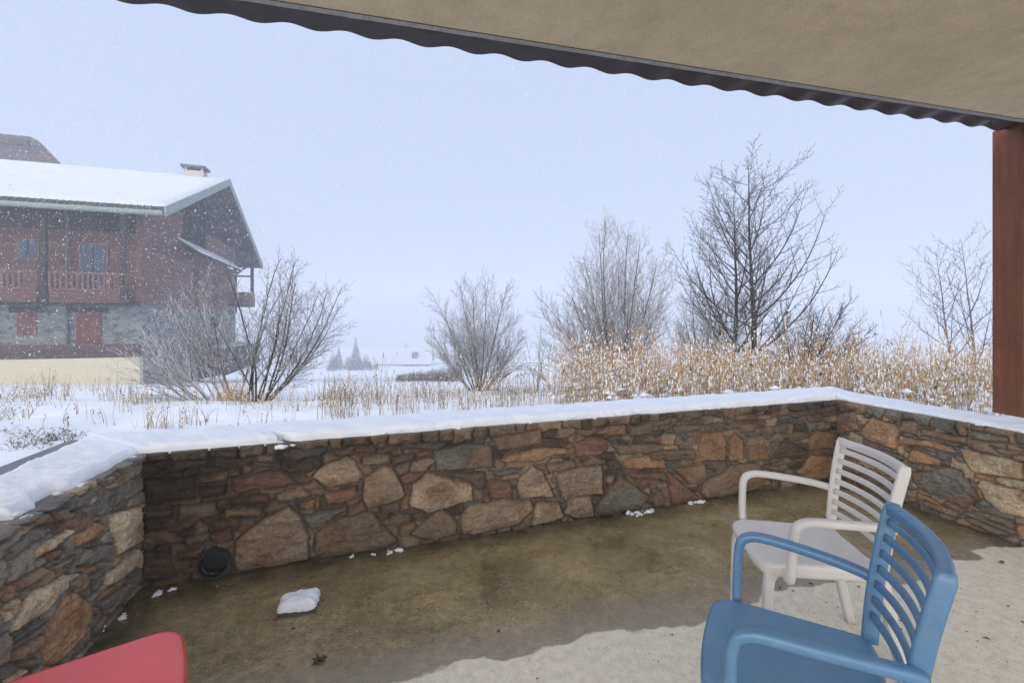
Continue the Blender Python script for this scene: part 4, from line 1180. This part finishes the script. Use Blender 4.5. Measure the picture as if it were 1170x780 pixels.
for (y, z0, z1, w) in ((8.0, -.2, 1.9, .9), (11.5, -.3, 1.9, 1.6)): hbox('gable_door', (.003, y, z0), (.05, y+w, z1), M['wood_dark'])
# roof slabs with overhangs and their snow
X0, X1 = -20.0, 1.62
def roof_slab(name, y0, z0, y1, z1, th, x0, x1, mat, parent, lift=0):
    m = MB(); m.prism([(y0,Zh(z0+lift)),(y1,Zh(z1+lift)),(y1,Zh(z1+lift+th)),(y0,Zh(z0+lift+th))], 'x', x0, x1); return m.build(name, mat, parent)
rf = roof_slab('roof', EY, EZ-.30, RPY, RPZ-.30, .22, X0, X1-.05, M['soffit'], chalet)
rf2 = roof_slab('roof', FY, EZ-.30, RPY+.002, RPZ-.30, .22, X0, X1-.05, M['soffit'], chalet)
roof_slab('tiles', EY-.05, EZ-.10, RPY, RPZ-.08, .10, X0, X1-.04, M['tiles'], rf)
roof_slab('tiles', FY+.05, EZ-.10, RPY+.002, RPZ-.08, .10, X0, X1-.04, M['tiles'], rf2)
m = MB(); sl = (RPZ-EZ)/(RPY-EY)
rngr = np.random.default_rng(3)
xsn = np.linspace(X0, X1-.10, 70); ysn = np.linspace(0, 1, 40)
def roof_snow(sign, parent):
    XX, TT = np.meshgrid(xsn, ysn)
    ed = .30+.16*(fbm(XX*1.9, XX*0+sign, 3, 61)-.3)
    y0 = EY if sign > 0 else FY; s_ = 1 if sign > 0 else -1
    YY = y0+s_*ed+(RPY-(y0+s_*ed))*TT
    base = EZ+(RPZ-EZ)*np.clip((YY-y0)/(RPY-y0), 0, 1)
    th = .15*np.sqrt(np.clip(TT*18, 0, 1))+(fbm(XX*.6, TT*5, 3, 62)-.5)*.05
    V = np.stack([XX, YY, base+.02+th-HB], -1)
    # skirt down to the tiles on every side
    nx_, ny_ = len(xsn), len(ysn); V[:, 0, 2] -= .15; V[:, -1, 2] -= .13; V[0, :, 2] = base[0]-.02-HB
    idx = np.arange(nx_*ny_).reshape(ny_, nx_)
    f = np.stack([idx[:-1,:-1], idx[:-1,1:], idx[1:,1:], idx[1:,:-1]], -1).reshape(-1, 4)
    if sign < 0: f = f[:, ::-1]
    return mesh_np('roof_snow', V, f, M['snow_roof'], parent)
roof_snow(1, rf); roof_snow(-1, rf2)
# tile ends along the eave, gutter, rake boards
m = MB()
for k in range(80):
    x = X0+.13+k*.27
    m.tube([(x, EY-.10, Zh(EZ-.02)), (x, EY+.35, Zh(EZ+.12))], .085, 7)
m.build('eave_tiles', M['tiles'], rf)
m = MB(); m.tube([(X0, EY-.12, Zh(EZ-.24)), (X1-.06, EY-.12, Zh(EZ-.24))], .13, 10); m.build('gutter', M['rake'], rf)
for (ya, za, yb, zb, pr_) in ((EY-.06, EZ-.03, RPY, RPZ+.02, rf), (FY+.06, EZ-.03, RPY+.002, RPZ+.02, rf2)):
    m = MB(); m.prism([(ya,Zh(za-.36)),(yb,Zh(zb-.36)),(yb,Zh(zb+.14)),(ya,Zh(za+.14))], 'x', X1-.02, X1+.07); m.build('rake_board', M['rake'], pr_)
# purlins under the gable overhang
for y in (1.0, 5.3, RPY, 13.6, 17.9):
    hbox('purlin', (-.3, y-.13, roof_z(y)-.62), (X1-.15, y+.13, roof_z(y)-.33), M['wood_dark'])
# chimney on the ridge
ch = hbox('chimney', (-1.10, RPY-.45, RPZ-.3), (.10, RPY+.45, RPZ+.42), M['chimney'])
hbox('chimney_cap', (-1.28, RPY-.6, RPZ+.62), (.26, RPY+.6, RPZ+.78), M['slate'], ch)
for x in (-1.0, .0):
    for y in (-.38, .38): hbox('cap_leg', (x-.06, RPY+y-.06, RPZ+.42), (x+.06, RPY+y+.06, RPZ+.62), M['chimney'], ch)
# street side: windows, shutters, lintels
def window(x0, x1, z0, z1):
    f = hbox('window', (x0-.09, -.035, z0-.09), (x1+.09, .029, z1+.09), M['wood_rail'])
    hbox('pane', (x0, -.05, z0), (x1, -.037, z1), M['window_glass'], f)
    m = MB(); xm = (x0+x1)/2; m.box((xm-.03, -.065, Zh(z0)), (xm+.03, -.052, Zh(z1))); m.build('mullion', M['wood_dark'], f)
window(-5.0, -4.3, 4.65, 5.55); window(-2.55, -1.5, 3.0, 5.45); window(-9.2, -8.2, 3.0, 5.45); window(-12.2, -11.5, 4.65, 5.55)
for (x0, x1, z0) in ((-5.05, -4.3, .88), (-2.72, -1.68, .40), (-8.6, -7.7, .40), (-11.4, -10.6, .88)):
    s_ = hbox('shutter', (x0, -.05, z0), (x1, -.002, 1.98), M['shutter'])
    hbox('lintel', (x0-.28, -.09, 1.985), (x1+.28, .002, 2.24), M['wood_dark'], s_)
# balconies
for (x0, x1) in ((-3.25, -.25), (-8.4, -3.75), (-14.5, -8.9)):
    b = hbox('balcony', (x0, -1.05, 2.42), (x1, .02, 2.62), M['wood_dark'])
    hbox('balcony_fascia', (x0-.02, -1.10, 2.45), (x1+.02, -1.055, 3.05), M['wood_red'], b)
    hbox('handrail', (x0-.04, -1.13, 3.84), (x1+.04, -1.02, 3.95), M['wood_rail'], b)
    hbox('lower_rail', (x0, -1.12, 3.055), (x1, -1.03, 3.13), M['wood_rail'], b)
    m = MB(); n = int((x1-x0)/.21)
    for k in range(n+1):
        x = x0+(x1-x0)*k/n; m.box((x-.05, -1.10, Zh(3.135)), (x+.05, -1.065, Zh(3.835)))
    m.build('balusters', M['wood_rail'], b)
    hbox('end_panel', (x1-.42, -1.12, 3.135), (x1, -1.0, 3.835), M['wood_red'], b)
for x in (-.35, -3.5, -8.65): hbox('facade_post', (x-.11, -1.12, 2.43), (x+.11, -.9, roof_z(-1.0)-.38), M['wood_dark'])
m = MB(); m.tube([(-3.05, -.12, Zh(-1.9)), (-3.05, -.12, Zh(6.9))], .07, 8); m.build('downpipe', M['slate'], chalet)
# far corner balcony with posts, terrace below
b = hbox('corner_balcony', (.03, 15.9, 2.95), (1.5, 19.0, 3.12), M['wood_dark'])
hbox('balcony_panel', (1.40, 15.9, 3.13), (1.5, 19.0, 4.15), M['wood_gable'], b)
hbox('balcony_panel', (.03, 15.88, 3.13), (1.38, 15.97, 4.15), M['wood_gable'], b)
hbox('balcony_post', (1.28, 18.2, 4.16), (1.52, 18.44, roof_z(18.3)-.34), M['wood_dark'], b)
m = MB(); m.bar((.1, 18.3, Zh(5.9)), (1.4, 18.3, Zh(7.0)), .14, .16); m.build('brace', M['wood_dark'], chalet)
m = MB(); m.bar((.1, 18.3, Zh(5.75)), (1.4, 18.3, Zh(5.75)), .12, .14); m.build('tie_beam', M['wood_dark'], chalet)
tb = hbox('garden_terrace', (.03, 8.2, HB), (1.9, 18.9, -.3), M['wood_dark'])
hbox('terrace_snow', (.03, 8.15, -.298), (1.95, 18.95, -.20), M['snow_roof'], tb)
# plank screen and cream wall before the chalet
scr = thing('plank_screen', (HC.x, HC.y, -.25), math.atan2(.309, .951), 'low brown plank screen along the foot of the chalet, above the cream wall', 'fence')
m = MB(); m.box((-16, -1.0, 0), (.30, -.86, .62)); m.build('boards', M['soffit'], scr)
m = MB(); m.box((-16, -1.03, .622), (.33, -.83, .67)); m.build('top_rail', M['wood_rail'], scr)
cw = thing('cream_wall', (HC.x, HC.y, -2.4), math.atan2(.309, .951), 'smooth cream rendered retaining wall before the chalet', 'wall')
m = MB(); m.box((-16, -1.35, 0), (.48, -1.02, 2.14)); m.build('render', M['cream'], cw, bevel=.02)

# second chalet: higher roof showing above the ridge
c2 = thing('chalet', (-44.1, 45.2, -4), math.atan2(.309, .951), 'taller chalet behind, only its dark clipped gable seen over the snowy ridge', 'chalet')
m = MB(); m.prism([(-18.5,0),(-.6,0),(-.6,20.6),(-2.72,23.14),(-16.4,23.14),(-18.5,20.6)], 'y', 0, .8); m.build('wall', M['soffit'], c2)
m = MB(); m.prism([(.05,19.9),(.28,20.15),(-2.50,23.42),(-16.9,23.42),(-16.9,23.1),(-2.62,23.1)], 'y', -.45, .9); m.build('roof', M['soffit'], c2)
m = MB(); m.prism([(-2.6,23.43),(-16.8,23.43),(-16.8,23.62),(-2.7,23.62)], 'y', .3, .85); m.build('roof_snow', M['snow_roof'], c2)
m = MB(); m.box((-16.4,-.44,22.6),(-2.75,-.02,23.09)); m.build('clipped_gable', M['wood_dark'], c2)

# far house in the fog
fh = thing('far_house', (-32.7, 135, -14.6), .10, 'faint distant house with a snowy roof and a small dormer, deep in the fog', 'house')
fh.scale = (1.5, 1.5, 1.5)
m = MB(); m.box((-5.2, 0, -1), (5.2, 8, 2.9)); m.build('wall', M['wood_dark'], fh)
m = MB(); m.prism([(-.9,2.75),(4,5.6),(8.9,2.75),(8.9,2.95),(4,5.85),(-.9,2.95)], 'x', -5.9, 5.9); r_ = m.build('roof', M['snow_roof'], fh)
m = MB(); m.box((2.0, .6, 3.5), (3.0, 3.4, 5.0)); dm = m.build('dormer', M['slate'], r_)
m = MB(); m.bar((.4,4,5.7),(.4,4,6.6),.5,.5); m.build('chimney', M['chimney'], r_)

# far firs
def fir(x, y, h, seed, label):
    rng = np.random.default_rng(seed); z = float(ground_z(x, y))
    t = thing('fir_tree', (x, y, z), 0, label, 'tree', 'far fir trees')
    m = MB(); m.tube([(0,0,-.3),(0,0,h*.5),(0,0,h)], [.16,.1,.03], 7); m.build('trunk', M['bark_dark'], t)
    v = []; f = []
    for k in range(420):
        q = rng.random()**.75; zz = h*(.06+.93*(1-q)); r = .30*h*(1-zz/h)**.9*rng.uniform(.5, 1.1)+.05; a = rng.uniform(0, 6.28)
        ca, sa = math.cos(a), math.sin(a); w = .10+.07*r; b = len(v)
        v += [(0,0,zz+.1),(ca*r*.6-sa*w, sa*r*.6+ca*w, zz-.10*r),(ca*r, sa*r, zz-.38*r),(ca*r*.6+sa*w, sa*r*.6-ca*w, zz-.10*r)]
        f.append((b, b+1, b+2, b+3))
    mesh_np('crown', np.array(v), np.array(f), M['needles'], t, smooth=False)
fir(-41.0, 120, 8.6, 1, 'taller of the two faint firs, nearer the distant house')
fir(-48.5, 128, 6.0, 4, 'smaller of the two faint firs, by the edge of the dark shrub')

# ------------------------------------------------------------------ small things on the terrace floor
def lump(name, label, x, y, w, d, h, seed, mat='snow', cat='snow', group=None, rot=0, square=4):
    rng = np.random.default_rng(seed); n, k = 9, 40; V = []; F = []
    for i in range(n):
        f = i/(n-1); rr = math.cos(f*PI/2)**.35; zz = h*math.sin(f*PI/2)**.9
        for j in range(k):
            a = 2*PI*j/k; c, s = math.cos(a), math.sin(a); q = (abs(c)**square+abs(s)**square)**(-1/square)
            jit = 1+.10*(float(vnoise(np.array([j*.5+seed]), np.array([seed*3.1]), 5)[0])-.5)
            V.append((c*q*w/2*rr*jit+rng.normal(0,.0012), s*q*d/2*rr*jit+rng.normal(0,.0012), zz+h*.30*(float(vnoise(np.array([c*rr*2.2+seed]), np.array([s*rr*2.2]), 8)[0])-.5)+rng.normal(0, h*.035)))
    for i in range(n-1):
        for j in range(k): F.append((i*k+j, i*k+(j+1)%k, (i+1)*k+(j+1)%k, (i+1)*k+j))
    o = mesh_np(name, np.array(V), np.array(F), M[mat]); o.location = (x, y, 0); o.rotation_euler = (0, 0, rot)
    return tag(o, label, cat, group)
sl_ = thing('snowy_slab', (-1.06, 2.275, 0), .25, 'square flat stone under a block of snow, alone on the wet floor', 'stone')
m = MB(); m.box((-.085,-.065,-.01), (.085,.065,.022)); m.build('stone', M['slate'], sl_, bevel=.006)
s_ = lump('snow_block', None, 0, 0, .180, .140, .040, 3, cat=None, square=9); s_.parent = sl_; s_.location = (0, 0, .021)
def crumbs(groups):
    """scattered crumbs of fallen snow: groups of (x, y, z, radius)"""
    rng = np.random.default_rng(4); bm = bmesh.new()
    for pts in groups:
        for (x, y, zb, r0) in pts:
            for q in (.95, .7, .5, .4, .3, .25):
                r = r0*q; cx = x+rng.normal(0, r0*.75); cy = y+rng.normal(0, r0*.6)
                g = bmesh.ops.create_icosphere(bm, subdivisions=2, radius=r)
                sx, sy = rng.uniform(.8, 1.7), rng.uniform(.6, 1.1); a = rng.uniform(0, 3); sd = rng.uniform(0, 50)
                for v in g['verts']:
                    c = v.co.copy(); k = 1+.9*(float(vnoise(np.array([c.x/r*1.8+sd]), np.array([c.y/r*1.8+c.z/r*1.3]), 3)[0])-.5)
                    v.co = Vector(((c.x*sx*math.cos(a)-c.y*sy*math.sin(a))*k+cx, (c.x*sx*math.sin(a)+c.y*sy*math.cos(a))*k+cy, zb+max(-.004, c.z*.6*k+r*.2)))
    me = bpy.data.meshes.new('snow_crumbs'); bm.to_mesh(me); bm.free(); me.materials.append(M['snow'])
    for p in me.polygons: p.use_smooth = True
    tag(link(bpy.data.objects.new('snow_crumbs', me)), 'crumbs of fallen snow along the foot of the walls', None, None, 'stuff')
nq = WL+dB*.70+nB*.012
EDGE = []                                     # crumbly lower edge of the snow along the walls
for (P_, d_, n_, L_) in ((WL, dB, nB, LEN_B), (WL, dL, nL, 1.5), (WR, dR, nR, 2.2)):
    for k in range(int(L_*9)):
        q_ = P_+d_*random.uniform(.02, L_)+n_*random.uniform(-.035, -.002)
        EDGE.append([(q_.x, q_.y, TOP+random.uniform(-.002, .018), random.uniform(.005, .014))])
crumbs([[(-1.965,2.13,0,.030),(-1.93,2.16,0,.026),(-1.90,2.19,0,.022),(-1.93,2.09,0,.026),(-1.985,2.07,0,.022)],
        [(-.76,2.83,0,.015),(-.72,2.86,0,.012),(-.70,2.84,0,.018),(-.98,2.78,0,.012),(-.85,2.80,0,.010)],
        [(.90,3.40,0,.024),(.96,3.42,0,.022),(1.01,3.44,0,.024),(1.05,3.45,0,.016)],
        [(1.40,3.60,0,.022),(1.46,3.61,0,.018),(1.50,3.63,0,.020)],
        [(-1.86,2.40,0,.022),(-1.80,2.43,0,.015)], [(nq.x,nq.y,TOP-.02,.024)]]+EDGE)
# dead leaf bits on the dry floor
G = Grass()
for k in range(150):
    x = R(-.2, 3.2); y = R(1.1, 2.9)
    if y > 1.87+.285*x+R(-.25,.05) : continue
    a = R(0, 6.28); L = R(.008, .026) if R(0,1) < .8 else R(.03,.045); w = L*R(.15,.3); ca, sa = math.cos(a), math.sin(a); b = len(G.v); z = .006
    G.v += [(x-ca*L/2, y-sa*L/2, z),(x-sa*w, y+ca*w, z+.004),(x+ca*L/2, y+sa*L/2, z+.001),(x+sa*w, y-ca*w, z+.003)]; G.f.append((b,b+1,b+2,b+3)); G.m.append(0)
for k in range(900):
    x = R(-1.9, 2.9); y = R(1.9, 3.6)
    if (x-WL.x)*nB.x+(y-WL.y)*nB.y < .06: continue
    r = R(.0018,.0045) if R(0,1) < .93 else R(.006,.011); G.blob((x, y, r*.4), r, 0 if R(0,1) < .5 else 1, .5)
o = G.build('leaf_litter', [M['litter'], M['straw_pale']]); tag(o, 'bits of dead leaf and grit on the concrete floor', None, None, 'stuff')
# one dead leaf with curled lobes near the front
m = MB(); pts = []
for j in range(14):
    a = 2*PI*j/14; r = .034*(1 if j % 2 else .45); pts.append((r*math.cos(a), r*.8*math.sin(a), .006+.010*(j % 3)))
m.add(pts+[(0,0,.004)], [(j, (j+1)%14, 14) for j in range(14)]+[(14,(j+1)%14,j) for j in range(0)])
o = m.build('dead_leaf', M['weed'], fix=False); md = o.modifiers.new('th','SOLIDIFY'); md.thickness = .001
o.location = (736.7/387*(365-585)/522.5, 736.7/387, .002); tag(o, 'small shrivelled dark leaf lying on the wet floor', 'leaf')

# ------------------------------------------------------------------ falling snow
NF = 70000
fx = RNG.uniform(-24, 16, NF); fy = RNG.uniform(2.1, 24, NF); fz = RNG.uniform(-1.5, 11, NF)
ok = ((fx-RO.x)*rn.x+(fy-RO.y)*rn.y > .12) & (fz > ground_z(fx, fy)+.02)
ok &= np.abs(fx) < fy*1.25+.5
ins = ((fx-WL.x)*nB.x+(fy-WL.y)*nB.y > 0) & (fz < .05); ok &= ~ins
hl = Vector((.951,.309))
ok &= ~(((fx-HC.x)*.951+(fy-HC.y)*.309 < 2) & ((fx-HC.x)*-.309+(fy-HC.y)*.951 > -1.6))
fx, fy, fz = fx[ok], fy[ok], fz[ok]; n = len(fx)
rr = RNG.uniform(.0030, .0085, n)*np.clip(.50+fy*.085, .55, 1.7)*np.exp(RNG.normal(-.06, .28, n))*np.clip(fy/6, .45, 1)
rr = np.minimum(rr, .0105)
ax = RNG.normal(0, 1, (n, 3)); ax[:, 2] -= 1.2; ax /= np.linalg.norm(ax, axis=1)[:, None]
t1 = np.cross(ax, RNG.normal(0, 1, (n, 3))); t1 /= np.linalg.norm(t1, axis=1)[:, None]; t2 = np.cross(ax, t1)
C = np.stack([fx, fy, fz], -1); el = RNG.uniform(1.0, 2.1, n)[:, None]; r_ = rr[:, None]
V = np.stack([C+ax*r_*el, C-ax*r_*el, C+t1*r_, C-t1*r_, C+t2*r_*.8, C-t2*r_*.8], 1).reshape(-1, 3)
tri = np.array([(0,2,4),(0,4,3),(0,3,5),(0,5,2),(1,4,2),(1,3,4),(1,5,3),(1,2,5)])
F = (np.arange(n)[:, None, None]*6+tri[None]).reshape(-1, 3)
o = mesh_np('falling_snow', V, F, M['snow_field'], smooth=True); tag(o, 'snowflakes falling through the air over the meadow', None, None, 'stuff')

# ------------------------------------------------------------------ foggy air
DENS = 0.0052
hm = bpy.data.materials.new('pale_air'); hm.use_nodes = True; nt = hm.node_tree; nt.nodes.clear()
ho = nt.nodes.new('ShaderNodeOutputMaterial'); pv = nt.nodes.new('ShaderNodeVolumePrincipled')
pv.inputs['Density'].default_value = DENS; pv.inputs['Color'].default_value = (.79, .825, .905, 1); pv.inputs['Anisotropy'].default_value = .1
nt.links.new(pv.outputs[0], ho.inputs['Volume'])
m = MB(); m.box((-300, -60, -18.5), (300, 300, 24)); o = m.build('haze', hm); tag(o, None, None, None, 'stuff')

# ------------------------------------------------------------------ sky, light, camera
EXPO = 0.75
W_ = bpy.data.worlds.new('World'); SC.world = W_; W_.use_nodes = True
nt = W_.node_tree; nt.nodes.clear()
N = nt.nodes.new; Lk = nt.links.new
wo = N('ShaderNodeOutputWorld'); bg = N('ShaderNodeBackground'); Lk(bg.outputs[0], wo.inputs[0]); bg.inputs[1].default_value = .1
sky = N('ShaderNodeTexSky'); sky.sky_type = 'NISHITA'; sky.sun_disc = False
SUN_EL, SUN_AZ = math.radians(28), math.radians(218)      # azimuth from +Y towards +X
sky.sun_elevation = SUN_EL; sky.sun_rotation = SUN_AZ; sky.dust_density = 4; sky.air_density = 1.2
tc = N('ShaderNodeTexCoord'); nrm = N('ShaderNodeVectorMath'); nrm.operation = 'NORMALIZE'; Lk(tc.outputs['Generated'], nrm.inputs[0])
sp = N('ShaderNodeSeparateXYZ'); Lk(nrm.outputs[0], sp.inputs[0])
rz = N('ShaderNodeValToRGB'); e = rz.color_ramp.elements
H0 = np.array((.585, .685, .93))*10/2**EXPO
stops = [(0.0, 1.0), (.45, 1.0), (.62, 1.05), (.85, 1.5), (1.0, 1.7)]
while len(e) < len(stops): e.new(.5)
MXS = 3.0
for i, (p, k) in enumerate(stops):
    w = min(1, (k-1)/1.7); c = H0*k*(1-w*.25)+np.array((.78,.80,.84))*10/2**EXPO*k*w*.25
    e[i].position = p; e[i].color = tuple(float(x) for x in c/20)+(1,)
Lk(sp.outputs[2], rz.inputs[0])
# low sky glow added behind the viewer to light the terrace
mr = N('ShaderNodeMapRange'); mr.inputs[1].default_value = .1; mr.inputs[2].default_value = -.7; mr.inputs[3].default_value = 0; mr.inputs[4].default_value = 1; mr.interpolation_type = 'SMOOTHSTEP'
rdot = N('ShaderNodeVectorMath'); rdot.operation = 'DOT_PRODUCT'; Lk(nrm.outputs[0], rdot.inputs[0]); rdot.inputs[1].default_value = (.42, .9075, 0)
Lk(rdot.outputs['Value'], mr.inputs[0])
m2 = N('ShaderNodeMapRange'); m2.inputs[1].default_value = .65; m2.inputs[2].default_value = .30; m2.inputs[3].default_value = 0; m2.inputs[4].default_value = 84; m2.interpolation_type = 'SMOOTHSTEP'
Lk(sp.outputs[2], m2.inputs[0])
mu = N('ShaderNodeMath'); mu.operation = 'MULTIPLY_ADD'; Lk(mr.outputs[0], mu.inputs[0]); Lk(m2.outputs[0], mu.inputs[1]); mu.inputs[2].default_value = 20
wt = N('ShaderNodeMix'); wt.data_type = 'RGBA'; wt.blend_type = 'MULTIPLY'; Lk(mr.outputs[0], wt.inputs[0]); Lk(rz.outputs[0], wt.inputs[6]); wt.inputs[7].default_value = (1.2, 1.0, .70, 1)
sc_ = N('ShaderNodeVectorMath'); sc_.operation = 'SCALE'; Lk(wt.outputs[2], sc_.inputs[0]); Lk(mu.outputs[0], sc_.inputs[3])
mx = N('ShaderNodeMix'); mx.data_type = 'RGBA'; mx.inputs[0].default_value = .06; Lk(sc_.outputs[0], mx.inputs[6]); Lk(sky.outputs[0], mx.inputs[7])
Lk(mx.outputs[2], bg.inputs[0])
sd = bpy.data.lights.new('sun', 'SUN'); sd.energy = 1.0; sd.angle = math.radians(35); sd.color = (1, .96, .90)
so = link(bpy.data.objects.new('sun', sd))
dv = Vector((math.sin(SUN_AZ)*math.cos(SUN_EL), math.cos(SUN_AZ)*math.cos(SUN_EL), math.sin(SUN_EL)))
so.rotation_euler = dv.to_track_quat('Z', 'Y').to_euler(); so.location = dv*60

cd = bpy.data.cameras.new('camera'); cd.sensor_width = 36; cd.sensor_fit = 'HORIZONTAL'; cd.lens = 36*522.5/1170; cd.shift_y = -20/1170
cd.clip_start = .05; cd.clip_end = 1500
co = link(bpy.data.objects.new('camera', cd)); co.location = (0, 0, 1.41); co.rotation_euler = (PI/2, 0, 0)
SC.camera = co
SC.render.engine = 'CYCLES'
SC.view_settings.view_transform = 'Standard'; SC.view_settings.look = 'None'; SC.view_settings.exposure = EXPO; SC.view_settings.gamma = 1
SC.view_settings.use_curve_mapping = False
cy = SC.cycles
cy.use_denoising = True
try: cy.denoiser = 'OPENIMAGEDENOISE'
except Exception: pass
cy.max_bounces = 8; cy.diffuse_bounces = 5; cy.glossy_bounces = 3; cy.volume_bounces = 2; cy.volume_max_steps = 64
cy.sample_clamp_indirect = 6
